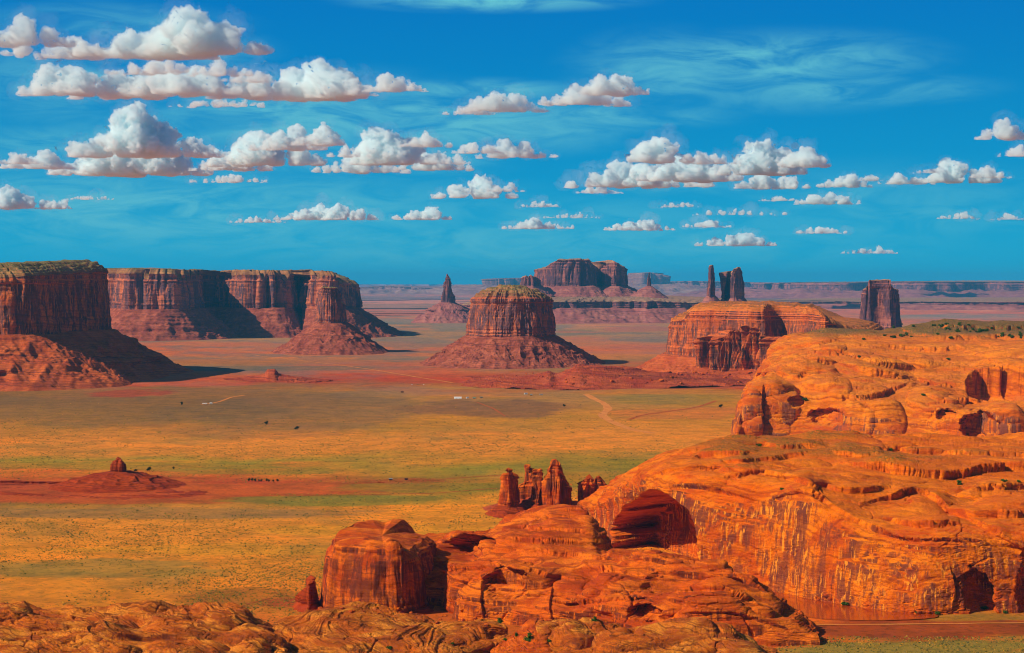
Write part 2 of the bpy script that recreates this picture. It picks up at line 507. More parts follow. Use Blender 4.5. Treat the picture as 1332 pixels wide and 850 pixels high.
def crease(P, pts, amp, w=7.0, up=16.0, vertical=False, seed=0, wob=1.6):
    """an undercut ledge along a polyline: the rock above it stands out, the rock under it is worn back"""
    px, py = project(P)
    if vertical: px, py = py, px; pts = [(b, a) for a, b in pts]
    xs = np.array([p[0] for p in pts], float); ys = np.array([p[1] for p in pts], float)
    sel = (px > xs[0]) & (px < xs[-1]) & (py > ys.min() - 4 * up) & (py < ys.max() + 4 * w)
    if not sel.any(): return P
    x, y = px[sel], py[sel]
    yl = pchip(xs, ys, x) + wob * fbm(x / 14, 0.3, seed + .5, 4, seed=seed, gain=0.6)
    d = yl - y
    t = (x - xs[0]) / (xs[-1] - xs[0])
    k = np.clip(np.minimum(t, 1 - t) * 5, 0, 1) ** 0.7 * (0.75 + 0.5 * fbm(x / 25, 1.3, seed, 2, seed=seed + 1))
    f = np.where(d > 0, np.exp(-d / up), -0.75 * np.exp(d / w))
    f = f * sstep(0, 1, np.abs(d) / 0.8) + np.where(np.abs(d) < 0.8, 0, 0)
    n = blur_rows(grid_normals(P), 5)[sel]
    P = P.copy()
    P[sel] += n * (amp * k * f)[:, None]
    return P


def bulge(P, cx, cy, rx, ry, amp, pw=2.2, wob=0.12, seed=0):
    px, py = project(P)
    sel = (np.abs(px - cx) < rx * 1.5) & (np.abs(py - cy) < ry * 1.5)
    x, y = px[sel], py[sel]
    r = (np.abs((x - cx) / rx) ** pw + np.abs((y - cy) / ry) ** pw) ** (1 / pw) + wob * fbm(x / rx * 1.6, y / rx * 1.6, seed, 3, seed=seed)
    m = np.sqrt(np.clip(1 - r * r, 0, 1))
    n = blur_rows(grid_normals(P), 8)[sel]
    P = P.copy(); P[sel] += n * (amp * m)[:, None]
    return P


def add_loft(name, label, cat, P, mat, group=None):
    N = len(P.reshape(-1, 3))
    c = P.reshape(-1, 3).mean(0)
    loc = (float(c[0]), float(c[1]), 0.0)
    n = np.cross(np.gradient(P, axis=1), np.gradient(P, axis=0))
    wl = sstep(0.42, 0.75, 1 - np.abs(blur_rows(grid_normals(P), 10)[..., 2]))
    o = mesh_obj(name, P, gridF(P.shape[0], P.shape[1], flip=bool(n[..., 2].mean() < 0)), mat, loc=loc, wall=wl)
    return tag(o, label, cat, group)

# ------------------------------------------------------------------ camera, sun, sky
cam_d = bpy.data.cameras.new('camera'); cam = bpy.data.objects.new('camera', cam_d); COL.objects.link(cam)
cam.location = (0, 0, CAM_H)
cam.rotation_euler = (R(90) - math.atan((425 - HY) / FPX), 0, 0)
cam_d.sensor_width = 36.0
cam_d.lens = 36.0 * FPX / 1332.0
cam_d.clip_start = 5.0; cam_d.clip_end = 400000.0
scene.camera = cam
scene.view_settings.view_transform = 'Standard'
scene.view_settings.look = 'None'
scene.view_settings.exposure = 0.12
scene.view_settings.gamma = 1.0
scene.cycles.max_bounces = 28
scene.cycles.diffuse_bounces = 2
scene.cycles.volume_bounces = 26
scene.cycles.use_adaptive_sampling = True
scene.cycles.adaptive_threshold = 0.02
scene.cycles.adaptive_min_samples = 24
scene.cycles.filter_width = 1.05
scene.cycles.use_denoising = True
scene.cycles.denoiser = 'OPENIMAGEDENOISE'
scene.cycles.denoising_prefilter = 'ACCURATE'

sd = bpy.data.lights.new('sun', 'SUN'); sun = bpy.data.objects.new('sun', sd); COL.objects.link(sun)
sd.energy = 5.0; sd.angle = R(0.53); sd.color = (1.0, 0.86, 0.66)
from mathutils import Vector
sv = Vector((math.sin(SUN_AZ) * math.cos(SUN_EL), math.cos(SUN_AZ) * math.cos(SUN_EL), math.sin(SUN_EL)))
# SUN_AZ measured from +Y towards +X
sun.rotation_euler = sv.to_track_quat('Z', 'Y').to_euler()
sun.location = (-3000, -2000, 3000)

world = bpy.data.worlds.new('World'); scene.world = world; world.use_nodes = True
T = NT_(world.node_tree); T.n.clear()
out = T.node('ShaderNodeOutputWorld'); bg = T.node('ShaderNodeBackground')
bg.inputs['Strength'].default_value = 0.085
T.l.new(bg.outputs[0], out.inputs[0])
sky = T.node('ShaderNodeTexSky', sky_type='NISHITA'); sky.sun_disc = False
sky.sun_elevation = SUN_EL; sky.sun_rotation = SUN_AZ
sky.altitude = 1700; sky.air_density = 1.0; sky.dust_density = 0.3; sky.ozone_density = 2.5
tc = T.node('ShaderNodeTexCoord')
sep = T.node('ShaderNodeSeparateXYZ'); T.l.new(tc.outputs['Generated'], sep.inputs[0])
az = T.math('ARCTAN2', sep.outputs[0], sep.outputs[1])
el = T.math('ARCSINE', sep.outputs[2])
S = 2500.0
cb = T.node('ShaderNodeCombineXYZ')
T.put(cb.inputs[0], T.math('MULTIPLY', az, S)); T.put(cb.inputs[1], T.math('MULTIPLY', el, S))
P0 = cb.outputs[0]


def A(px, py):
    a = math.atan((px - CX) / FPX)
    e = math.atan((HY - py) / (FPX / math.cos(a)))
    return a * S, e * S


# cumulus heaps: centre px, base py, half width, height above base, strength
HEAPS = [
    # top left double bank
    (285, 100, 40, 22, .8), (205, 98, 60, 20, .8), (330, 108, 34, 16, .8), (285, 140, 60, 14, .8), (455, 126, 36, 22, .9),
    (30, 62, 62, 34, .9), (100, 76, 90, 30, 1), (185, 76, 85, 40, 1), (262, 72, 72, 58, 1.1), (225, 78, 60, 40, 1),
    (95, 125, 62, 40, 1), (170, 128, 80, 48, 1), (250, 124, 66, 38, 1), (330, 128, 60, 36, .9), (398, 132, 62, 50, 1.1), (425, 128, 45, 38, 1), (512, 120, 42, 24, .9),
    # big tower left
    (150, 228, 80, 40, 1), (168, 205, 58, 68, 1.15), (190, 228, 75, 60, .9), (50, 220, 44, 24, .8), (22, 214, 30, 16, .7),
    (345, 216, 66, 44, 1.05), (375, 196, 44, 34, 1), (300, 222, 50, 26, .9), (415, 190, 34, 26, .8),
    (25, 272, 42, 28, .85), (70, 272, 24, 14, .7), (300, 238, 50, 12, .7),
    # middle
    (512, 214, 42, 46, 1.05), (553, 192, 30, 18, .9), (562, 222, 46, 24, 1), (470, 225, 55, 26, .8), (620, 200, 30, 16, .7), (672, 206, 46, 24, 1),
    (655, 146, 52, 26, 1), (760, 138, 58, 26, 1), (795, 124, 40, 28, .95), (620, 258, 46, 30, 1.05), (658, 250, 22, 12, .7),
    (425, 286, 66, 20, 1), (335, 290, 36, 8, .7), (550, 286, 36, 18, .45), (700, 298, 44, 14, .6), (740, 284, 40, 8, .5), (830, 300, 44, 14, .7),
    (255, 205, 30, 26, .9), (452, 205, 26, 16, .8), (590, 214, 22, 14, .8), (610, 150, 34, 14, .8), (700, 270, 26, 8, .6), (780, 252, 30, 10, .7), (1130, 236, 18, 8, .7), (1205, 226, 16, 8, .7), (880, 270, 30, 8, .6), (1010, 262, 24, 8, .6), (120, 260, 30, 7, .6),
    # right
    (830, 244, 82, 34, 1.05), (855, 212, 32, 36, 1), (895, 236, 60, 34, 1), (925, 214, 30, 18, .8),
    (995, 228, 52, 46, 1.1), (1045, 218, 28, 26, .9), (1000, 246, 46, 22, 1), (1100, 244, 30, 18, .95), (1075, 266, 40, 18, .85), (1180, 240, 36, 14, .8),
    (1248, 238, 44, 30, 1.05), (1290, 232, 22, 16, .6), (1305, 182, 32, 26, .85), (1325, 204, 26, 14, .95), (1245, 285, 28, 8, .7), (1068, 304, 30, 10, .75), (960, 320, 48, 18, .5), (920, 296, 30, 10, .6),
    (1310, 286, 22, 8, .6), (960, 280, 60, 8, .5), (1130, 330, 40, 10, .3),
]
VEILS = [(250, 275, 460, 62, .75), (700, 320, 560, 40, .6), (1150, 270, 260, 60, .4), (400, 150, 260, 60, .8), (620, 165, 240, 40, .8), (90, 200, 160, 40, .7), (60, 110, 120, 60, .5),  # thin high cloud: px, py, half width, half height, amount
    (480, 155, 230, 45, .9), (620, 118, 150, 16, .8), (860, 95, 130, 55, .7), (1010, 80, 210, 40, .9), (1100, 118, 190, 22, .7), (640, 4, 190, 14, 1.0), (150, 30, 170, 26, .5),
    (110, 100, 150, 12, .8), (240, 66, 120, 30, .6), (160, 190, 130, 50, .5), (400, 205, 130, 30, .5), (560, 205, 120, 30, .5), (780, 150, 190, 22, .7), (700, 285, 90, 30, .5), (930, 310, 120, 22, .5), (900, 230, 150, 30, .5), (1100, 255, 100, 16, .5),
    (110, 245, 300, 28, .6), (1010, 120, 200, 30, .45), (330, 262, 420, 40, .45), (760, 290, 260, 40, .35), (1000, 300, 200, 40, .25), (620, 340, 300, 18, .3), (40, 195, 90, 18, .5),
]


# clear sky: the Nishita sky, deeper and bluer low down as this picture's air is very clean
elv = T.math('MULTIPLY', el, S)
tint = T.node('ShaderNodeValToRGB')
T.l.new(T.mr(elv, -20, 700, 0, 1, smooth=False), tint.inputs[0])
cr = tint.color_ramp
while len(cr.elements) < 6: cr.elements.new(0.5)
for e, (p, c) in zip(cr.elements, [(0.0, (0.004, 0.42, 0.62)), (0.07, (0.002, 0.37, 0.60)), (0.22, (0.001, 0.28, 0.55)), (0.42, (0.0, 0.205, 0.51)), (0.6, (0.0, 0.155, 0.49)), (1.0, (0.01, 0.13, 0.42))]):
    e.position = p; e.color = (*c, 1)
inv = 1 / 0.085
low = T.mix(1.0, tint.outputs[0], (inv,) * 3, 'MULTIPLY')
k_el = T.mr(elv, 500, 1500)
# the Nishita sky above; its own light mixed into the low band too
skyc = T.mix(k_el, T.mix(0.008, low, sky.outputs[0]), sky.outputs[0])
# veils
vn_ = T.noise(T.vm('MULTIPLY', P0, (1 / 120, 1 / 30, 1)), 1.0, 10, 0.62, 1.0)
veil = None
for cx, cy, rx, ry, st in VEILS:
    ax, ay = A(cx, cy)
    q = T.vm('MULTIPLY_ADD', P0, (1 / rx, 1 / ry, 0), (-ax / rx, -ay / ry, 0))
    v = T.math('MULTIPLY', T.mr(T.vm('LENGTH', q), 1.25, 0.1), st)
    veil = v if veil is None else T.math('MAXIMUM', veil, v)
veil = T.math('MULTIPLY', veil, T.mr(vn_, 0.30, 0.66, 0.12, 1.0))
skyc = T.mix(veil, skyc, tuple(c * inv for c in (0.12, 0.50, 0.60)))
T.l.new(skyc, bg.inputs['Color'])
world.cycles.sampling_method = 'NONE'

# ------------------------------------------------------------------ cumulus
def ico(sub):
    import bmesh
    bm = bmesh.new(); bmesh.ops.create_icosphere(bm, subdivisions=sub, radius=1.0)
    V = np.array([v.co[:] for v in bm.verts], np.float32); F = np.array([[v.index for v in f.verts] for f in bm.faces], np.int32)
    bm.free(); return V, F


ICO = {k: ico(k) for k in (2, 3, 4)}
cr_ = np.random.default_rng(11)
cV, cF, cn = [], [], 0


def puffs(cen, rad, sub, amp, zbase):
    """cen (n,3), rad (n,), zbase (n,): bumpy balls, flattened below the cloud base"""
    global cn
    V0, F0 = ICO[sub]
    n = len(cen)
    if n == 0: return
    sc_ = rad[:, None]
    W0 = cen[:, None, :] + V0[None] * rad[:, None, None]
    q = cen[:, None, :] / np.median(rad) + V0[None] * 1.0
    d = fbm(q[..., 0] * 1.3, q[..., 1] * 1.3, q[..., 2] * 1.3, 4 if sub > 2 else 2, seed=5, gain=0.55, mode='billow') * amp
    W0 = W0 + V0[None] * (d * sc_)[..., None]
    zb_ = zbase[:, None] + 0.10 * sc_ * fbm(W0[..., 0] / (sc_ * 0.8), W0[..., 1] / (sc_ * 0.8), 0.5, 2, seed=8)
    low = W0[..., 2] < zb_
    W0[..., 2] = np.where(low, zb_ + (W0[..., 2] - zb_) * 0.12, W0[..., 2])
    cV.append(W0.reshape(-1, 3))
    cF.append((F0[None] + (np.arange(n) * len(V0))[:, None, None] + cn).reshape(-1, 3))
    cn += n * len(V0)


def vapour(name, dens):
    m = bpy.data.materials.new(name); m.use_nodes = True; m.node_tree.nodes.clear()
    mo = m.node_tree.nodes.new('ShaderNodeOutputMaterial'); mv = m.node_tree.nodes.new('ShaderNodeVolumePrincipled')
    mv.inputs['Color'].default_value = (0.90, 0.975, 0.99, 1); mv.inputs['Density'].default_value = dens; mv.inputs['Anisotropy'].default_value = 0.0
    m.node_tree.links.new(mv.outputs[0], mo.inputs['Volume'])
    return m


cloud_mat = vapour('cloud_droplets', 1 / 70)
ALLV, ALLF, alln, MISTV = [], [], 0, []
# heaps that touch in the sky are one cloud
NH = len(HEAPS); lab = list(range(NH))
for i in range(NH):
    for j in range(i):
        a, b_ = HEAPS[i], HEAPS[j]
        if abs(a[0] - b_[0]) < (a[2] + b_[2]) * 1.02 and a[1] + 4 > b_[1] - b_[3] and b_[1] + 4 > a[1] - a[3]:
            la, lb = lab[i], lab[j]
            lab = [lb if q == la else q for q in lab]
for root_ in sorted(set(lab)):
  cV.clear(); cF.clear(); cn = 0
  mem = [HEAPS[i] for i in range(NH) if lab[i] == root_]
  for (hx_, by, rx, h, st) in mem:
      Dc = min((2700 - CAM_H) * FPX / (HY - by), 80000.0)
      m_ = Dc / FPX
      bx, bz = (hx_ - CX) * m_, CAM_H + (HY - by) * m_
      Rx, Hh = rx * m_ * 1.08, h * m_ * 1.04
      asp = Rx / Hh
      n0 = int(np.clip(5 * asp, 5, 16))
      fill = 0.72 + 0.28 * min(st, 1)
      xs = np.linspace(-0.9, 0.9, n0) + cr_.uniform(-0.8, 0.8, n0) / n0
      prof = (1 - np.abs(xs) ** 2.4) * cr_.uniform(0.55, 1.0, n0) * fill
      prof[np.argmin(np.abs(xs - cr_.uniform(-.3, .4)))] = 1.0
      r0 = Hh * np.clip(prof * 0.45, 0.2, 0.5) * cr_.uniform(0.85, 1.15, n0)
      c0_ = np.stack([bx + xs * Rx, Dc + cr_.uniform(-0.5, 0.5, n0) * Rx * 0.5, bz + np.maximum(prof * Hh - r0, r0 * 0.25)], 1)
      # fill below the tall ones
      c1_ = c0_.copy(); c1_[:, 2] = bz + (c0_[:, 2] - bz) * 0.4; c1_[:, 0] += cr_.normal(0, 0.3, n0) * r0; c1_[:, 1] -= 0.2 * r0
      C0 = np.concatenate([c0_, c1_]); R0 = np.concatenate([r0, r0 * 1.15])
      ZB = np.full(len(C0), bz)
      puffs(C0, R0, 4 if rx > 35 else 3, 0.30, ZB)
      def kids(C, Rr, k, fr, sp):
          d = cr_.normal(0, 1, (len(C) * k, 3)); d /= np.linalg.norm(d, axis=1, keepdims=True)
          d[:, 2] = np.abs(d[:, 2]) * 1.0 - 0.25
          P_ = np.repeat(C, k, 0); r_ = np.repeat(Rr, k)
          return P_ + d * (r_ * sp)[:, None], r_ * cr_.uniform(fr * 0.6, fr * 1.2, len(r_))
      k1 = 14 if rx > 35 else 9
      C1, R1_ = kids(C0, R0, k1, 0.42, 0.92); ok = C1[:, 2] > bz - 0.1 * Hh
      C1, R1_ = C1[ok], R1_[ok]
      puffs(C1, R1_, 3, 0.55, np.full(len(C1), bz))
      if rx > 25:
          C2, R2_ = kids(C1, R1_, 4, 0.42, 0.95); ok = C2[:, 2] > bz
          puffs(C2[ok], R2_[ok], 2, 0.5, np.full(int(ok.sum()), bz))
  org = np.array([bx, Dc, bz], np.float32)
  tmp = mesh_obj('cloud_mass', np.concatenate(cV) - org, np.concatenate(cF), cloud_mat)
  md = tmp.modifiers.new('union', 'REMESH'); md.mode = 'VOXEL'; md.voxel_size = m_ * 1.0; md.adaptivity = 0
  dgr = bpy.context.evaluated_depsgraph_get(); ev = tmp.evaluated_get(dgr).to_mesh()
  n_ = len(ev.vertices); v_ = np.empty(n_ * 3, np.float32); ev.vertices.foreach_get('co', v_); v_ = v_.reshape(-1, 3)
  f_ = np.empty(len(ev.loops), np.int32); ev.loops.foreach_get('vertex_index', f_)
  nr = np.empty(n_ * 3, np.float32); ev.vertices.foreach_get('normal', nr); nr = nr.reshape(-1, 3)
  assert len(f_) == 4 * len(ev.polygons)
  q = (v_ + org) / (m_ * 9)
  v_ = v_ + nr * (m_ * (8.0 * fbm(q[:, 0], q[:, 1], q[:, 2], 5, seed=12, gain=0.72) - 0.6) * sstep(-0.7, 0.1, nr[:, 2]))[:, None]
  q2 = (v_ + org) / (m_ * 16)
  o_ = 1.0 + 13.0 * sstep(-0.2, 0.6, fbm(q2[:, 0], q2[:, 1], q2[:, 2], 4, seed=19, gain=0.6))
  MISTV.append(v_ + org + nr * (m_ * o_ * (0.35 + 0.65 * sstep(-0.9, 0.2, nr[:, 2])))[:, None])
  ALLV.append(v_ + org); ALLF.append(f_.reshape(-1, 4) + alln); alln += n_
  me_ = tmp.data; bpy.data.objects.remove(tmp); bpy.data.meshes.remove(me_)
tag(mesh_obj('clouds', np.concatenate(ALLV), np.concatenate(ALLF), cloud_mat), kind='stuff')
tag(mesh_obj('cloud_vapour', np.concatenate(MISTV), np.concatenate(ALLF), vapour('thin_cloud_vapour', 1 / 4500)), kind='stuff')

# ------------------------------------------------------------------ haze
HAZE = True
if HAZE:
    hx, y0, y1, z0, z1 = 90000, -3000, 120000, -60.0, 900.0
    V = [(x, y, z) for x in (-hx, hx) for y in (y0, y1) for z in (z0, z1)]
    F = [(0, 1, 3, 2), (4, 6, 7, 5), (0, 4, 5, 1), (2, 3, 7, 6), (0, 2, 6, 4), (1, 5, 7, 3)]
    hm = bpy.data.materials.new('haze'); hm.use_nodes = True
    hm.node_tree.nodes.clear()
    ho = hm.node_tree.nodes.new('ShaderNodeOutputMaterial'); pv = hm.node_tree.nodes.new('ShaderNodeVolumePrincipled')
    pv.inputs['Color'].default_value = (0.05, 0.46, 0.86, 1); pv.inputs['Density'].default_value = 1 / 88000
    pv.inputs['Anisotropy'].default_value = 0.0
    hm.node_tree.links.new(pv.outputs[0], ho.inputs['Volume'])
    tag(mesh_obj('haze', V, F, hm, smooth=False), kind='stuff')

# ------------------------------------------------------------------ ground
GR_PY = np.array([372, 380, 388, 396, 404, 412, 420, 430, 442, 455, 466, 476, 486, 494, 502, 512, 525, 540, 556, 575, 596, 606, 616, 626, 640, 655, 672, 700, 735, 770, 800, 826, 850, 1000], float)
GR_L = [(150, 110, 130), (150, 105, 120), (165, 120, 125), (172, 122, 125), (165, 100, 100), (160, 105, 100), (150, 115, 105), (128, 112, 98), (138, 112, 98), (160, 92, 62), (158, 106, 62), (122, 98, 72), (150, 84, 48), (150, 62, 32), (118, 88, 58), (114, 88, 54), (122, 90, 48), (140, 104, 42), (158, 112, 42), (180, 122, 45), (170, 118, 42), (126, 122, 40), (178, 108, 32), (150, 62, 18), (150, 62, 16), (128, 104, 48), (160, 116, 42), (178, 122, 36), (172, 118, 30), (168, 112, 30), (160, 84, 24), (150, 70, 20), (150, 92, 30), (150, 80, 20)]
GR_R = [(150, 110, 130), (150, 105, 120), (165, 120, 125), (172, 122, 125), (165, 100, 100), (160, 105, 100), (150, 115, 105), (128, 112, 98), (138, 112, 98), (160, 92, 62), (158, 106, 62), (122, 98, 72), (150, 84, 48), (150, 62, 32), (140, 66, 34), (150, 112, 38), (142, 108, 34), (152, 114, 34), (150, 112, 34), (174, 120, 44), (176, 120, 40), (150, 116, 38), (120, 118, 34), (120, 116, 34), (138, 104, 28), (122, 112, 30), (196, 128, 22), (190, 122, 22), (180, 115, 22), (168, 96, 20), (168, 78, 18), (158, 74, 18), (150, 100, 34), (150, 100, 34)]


def ground_rows(D):
    """terrain height along the view: flat valley that climbs to the camera's own mesa"""
    return 0


nR, nC = 900, 760
pyr = np.concatenate([np.linspace(369.6, 380, 40, endpoint=False), np.linspace(380, 900, nR - 90), 900 + 1500 * np.linspace(0, 1, 51)[1:] ** 2])
nR = len(pyr)
Dr = CAM_H * FPX / (pyr - HY)
Dr[:1] = 110000
ang = np.concatenate([np.linspace(-0.8, -0.30, 40, endpoint=False), np.linspace(-0.30, 0.30, nC - 80), np.linspace(0.30, 0.8, 41)[1:]])
nC = len(ang)
X = Dr[:, None] * np.tan(ang)[None]; Y = np.broadcast_to(Dr[:, None], X.shape)
Z = gz(X, Y)
pxg = CX + FPX * X / Y; pyg = np.broadcast_to(pyr[:, None], X.shape)
warp = fbm(X / 700, Y / 1300, 0.7, 7, seed=4, gain=0.62) * (8 + (pyg - 368) * 0.15) + fbm(pxg / 260, pyg / 60, 0.3, 4, seed=6) * 4
warp += (pxg - 400) * 0.006 * sstep(480, 560, pyg) * np.clip((pyg - 500) / 100, 0, 1)
pq = pyg + warp
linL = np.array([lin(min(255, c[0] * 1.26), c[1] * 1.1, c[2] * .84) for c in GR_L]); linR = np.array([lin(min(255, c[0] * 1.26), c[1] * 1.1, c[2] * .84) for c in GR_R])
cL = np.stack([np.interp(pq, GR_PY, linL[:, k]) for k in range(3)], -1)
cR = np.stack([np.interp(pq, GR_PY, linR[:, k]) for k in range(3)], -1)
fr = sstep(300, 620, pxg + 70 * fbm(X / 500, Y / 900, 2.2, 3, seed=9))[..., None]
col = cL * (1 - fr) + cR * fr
mn = sstep(0.02, 0.35, fbm(X / 420, Y / 700, 4.2, 6, seed=31, gain=0.62))[..., None] * sstep(560, 470, pyg)[..., None]
col = col * (1 - 0.6 * mn) + 0.6 * mn * np.array(lin(104, 104, 96))
mn = sstep(0.05, 0.35, fbm(X / 600, Y / 500, 8.2, 6, seed=33, gain=0.62))[..., None] * sstep(560, 470, pyg)[..., None]
col = col * (1 - 0.65 * mn) + 0.65 * mn * np.array(lin(186, 108, 78))
mn = sstep(0.05, 0.4, fbm(X / 160, Y / 260, 6.2, 6, seed=35, gain=0.62))[..., None] * sstep(520, 580, pyg)[..., None]
col = col * (1 - 0.55 * mn) + 0.55 * mn * np.array(lin(216, 132, 34))
mn = sstep(0.05, 0.4, fbm(X / 240, Y / 300, 2.2, 6, seed=37, gain=0.62))[..., None] * sstep(520, 580, pyg)[..., None]
col = col * (1 - 0.5 * mn) + 0.5 * mn * np.array(lin(138, 116, 50))


def patch(px, py, rx, ry, c, amt=1.0, wob=0.35, sd=1):
    global col
    r = np.sqrt(((pxg - px) / rx) ** 2 + ((pyg - py) / ry) ** 2) + wob * 1.8 * fbm(pxg / (rx * 0.5), pyg / (ry * 0.6), sd * 1.3, 7, seed=sd, gain=0.66)
    m = (sstep(1.1, 0.75, r) * amt)[..., None]
    col = col * (1 - m) + np.array(lin(*c)) * m


# soils: greenish flats, grey scrub and red washes; far right, painted cloud shadow
patch(120, 606, 260, 6, (132, 119, 30), .6, sd=2)
patch(330, 612, 130, 6, (134, 122, 32), .6, sd=3)
patch(60, 622, 330, 7, (196, 106, 24), .55, sd=4)
patch(130, 640, 330, 17, (176, 76, 14), .85, sd=5)
patch(350, 636, 240, 8, (178, 84, 18), .8, sd=6)
patch(520, 628, 60, 5, (165, 80, 20), .8, sd=7)
patch(800, 606, 150, 10, (140, 116, 28), .6, sd=8)
patch(560, 636, 140, 7, (128, 114, 22), .6, sd=9)
patch(470, 652, 200, 7, (118, 118, 34), .7, sd=10)
patch(180, 668, 280, 8, (120, 100, 62), .6, sd=11)
patch(120, 738, 200, 12, (120, 112, 50), .6, sd=12)
patch(300, 715, 210, 8, (208, 138, 26), .6, sd=13)
patch(500, 690, 160, 10, (212, 140, 24), .7, sd=14)
patch(600, 670, 90, 20, (214, 134, 22), .7, sd=15)
patch(880, 538, 110, 8, (196, 112, 40), .85, sd=16)
patch(860, 520, 90, 7, (140, 118, 40), .5, sd=17)
patch(640, 532, 110, 12, (128, 84, 52), .75, sd=18)
patch(380, 536, 170, 26, (116, 88, 58), .55, sd=19)
patch(330, 560, 130, 10, (150, 100, 52), .5, sd=20)
patch(120, 535, 230, 22, (112, 88, 50), .5, sd=21)
patch(170, 512, 60, 5, (165, 66, 34), .8, sd=22)
patch(640, 508, 90, 3, (176, 96, 44), .6, sd=23)
patch(860, 510, 120, 3, (190, 112, 34), .6, sd=24)
patch(530, 482, 70, 4, (190, 92, 50), .7, sd=25)
patch(300, 470, 200, 4, (176, 104, 50), .6, sd=26)
patch(330, 480, 230, 4, (112, 98, 76), .7, sd=27)
patch(420, 431, 90, 10, (126, 114, 92), .6, sd=28)
patch(640, 425, 110, 7, (112, 116, 104), .6, sd=29)
patch(530, 446, 70, 8, (120, 112, 96), .6, sd=30)
patch(830, 428, 50, 4, (180, 100, 84), .6, sd=31)
patch(860, 440, 80, 4, (120, 112, 100), .6, sd=32)
patch(840, 452, 60, 3, (178, 104, 84), .5, sd=33)
patch(500, 418, 50, 4, (108, 120, 112), .6, sd=34)
patch(1240, 412, 140, 4, (118, 134, 130), .5, sd=35)
patch(1180, 388.5, 260, 2.6, (40, 78, 96), .8, sd=45)  # dark band on the far plain: cloud shadow painted into the ground colour
patch(1120, 381, 260, 1.6, (60, 90, 110), .7, sd=46)  # thinner blue band behind it, the same painted cloud shade
patch(520, 388, 120, 3, (120, 110, 112), .7, sd=47)
patch(520, 399, 120, 4, (150, 118, 96), .7, sd=48)
patch(610, 815, 130, 30, (178, 84, 18), .9, sd=36)
patch(720, 800, 60, 8, (150, 110, 30), .6, sd=37)
patch(330, 778, 110, 16, (160, 92, 26), .7, sd=38)
patch(390, 782, 60, 8, (150, 60, 18), .7, sd=39)
patch(1210, 818, 260, 13, (150, 62, 18), .9, sd=40)
patch(1200, 845, 200, 12, (140, 118, 46), .95, sd=41)
patch(1250, 803, 110, 5, (150, 110, 36), .6, sd=42)
m, T, b = new_mat('valley_soil')
at = T.node('ShaderNodeAttribute'); at.attribute_name = 'soil'
g = T.node('ShaderNodeNewGeometry')
c0 = at.outputs['Color']
n1 = T.noise(g.outputs['Position'], 1 / 60, 8, 0.68)
n2 = T.noise(g.outputs['Position'], 1 / 9, 5, 0.7)
n3 = T.noise(T.vm('MULTIPLY', g.outputs['Position'], (1 / 420, 1 / 240, 0)), 1.0, 6, 0.62)
c = T.mix(T.mr(n1, 0.44, 0.60, 0, 0.75), c0, T.mix(1.0, c0, (0.66, 0.70, 0.75), 'MULTIPLY'))
c = T.mix(T.mr(n3, 0.48, 0.66, 0, 0.6), c, T.mix(1.0, c, (1.35, 1.15, 0.75), 'MULTIPLY'))
n4 = T.noise(T.vm('MULTIPLY', g.outputs['Position'], (1 / 30, 1 / 46, 0)), 1.0, 6, 0.68)
c = T.mix(T.mr(n4, 0.52, 0.64, 0, 0.7), c, T.mix(1.0, c, (1.30, 1.12, 0.9), 'MULTIPLY'))
c = T.mix(T.mr(n2, 0.50, 0.64, 0, 0.75), c, T.mix(1.0, c, (0.48, 0.60, 0.6), 'MULTIPLY'))
T.l.new(c, b.inputs['Base Color'])
bp = T.node('ShaderNodeBump'); bp.inputs['Strength'].default_value = 0.5; bp.inputs['Distance'].default_value = 1.5
T.l.new(T.math('ADD', n1, n2), bp.inputs['Height']); T.l.new(bp.outputs[0], b.inputs['Normal'])
SOIL = m
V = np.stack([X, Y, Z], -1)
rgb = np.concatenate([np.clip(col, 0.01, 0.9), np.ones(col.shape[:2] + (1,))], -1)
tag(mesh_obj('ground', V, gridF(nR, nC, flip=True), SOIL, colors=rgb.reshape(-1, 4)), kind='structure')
# the floor goes on behind and beside the viewpoint
SIDE = simple_mat('desert_soil', (0.42, 0.17, 0.04), (0.34, 0.17, 0.05), 1 / 60)
tag(mesh_obj('desert_floor', [(-110000, -2900, -8), (110000, -2900, -8), (110000, 119000, -8), (-110000, 119000, -8)], [(0, 1, 2, 3)], SIDE, smooth=False), kind='structure')

# ------------------------------------------------------------------ rock materials
def rk(r, g, b, k=1.0): return tuple(c * k for c in lin(r, g, b))


M_MID = rock_mat('red_cliff_rock', rk(172, 88, 56), rk(204, 112, 68), rk(96, 52, 44), rk(84, 62, 70), unit=15, vamt=0.9, streak=rk(210, 114, 62), vcov=0.06)
M_LONG = rock_mat('long_mesa_cliff_rock', rk(168, 88, 60), rk(200, 112, 74), rk(94, 54, 48), rk(82, 62, 72), unit=30, vamt=0.9, streak=rk(208, 116, 68), vcov=0.05)
M_MIDT = rock_mat('talus_rubble', rk(150, 72, 52), rk(178, 96, 68), rk(82, 42, 38), rk(80, 44, 42), unit=8, vamt=0.3, bump=1.6, red=rk(132, 64, 46))
M_TOP = rock_mat('mesa_top_rock', rk(150, 100, 62), rk(170, 122, 74), rk(110, 62, 44), rk(96, 60, 50), unit=10, vamt=0.5, top=rk(118, 104, 62), topamt=.9, shrub=rk(52, 66, 34))
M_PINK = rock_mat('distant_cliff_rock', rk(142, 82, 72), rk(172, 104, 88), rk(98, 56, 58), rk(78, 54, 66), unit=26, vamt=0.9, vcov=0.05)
M_PINKT = rock_mat('distant_talus', rk(146, 82, 76), rk(168, 104, 90), rk(104, 58, 62), rk(90, 54, 60), unit=16, vamt=0.2)
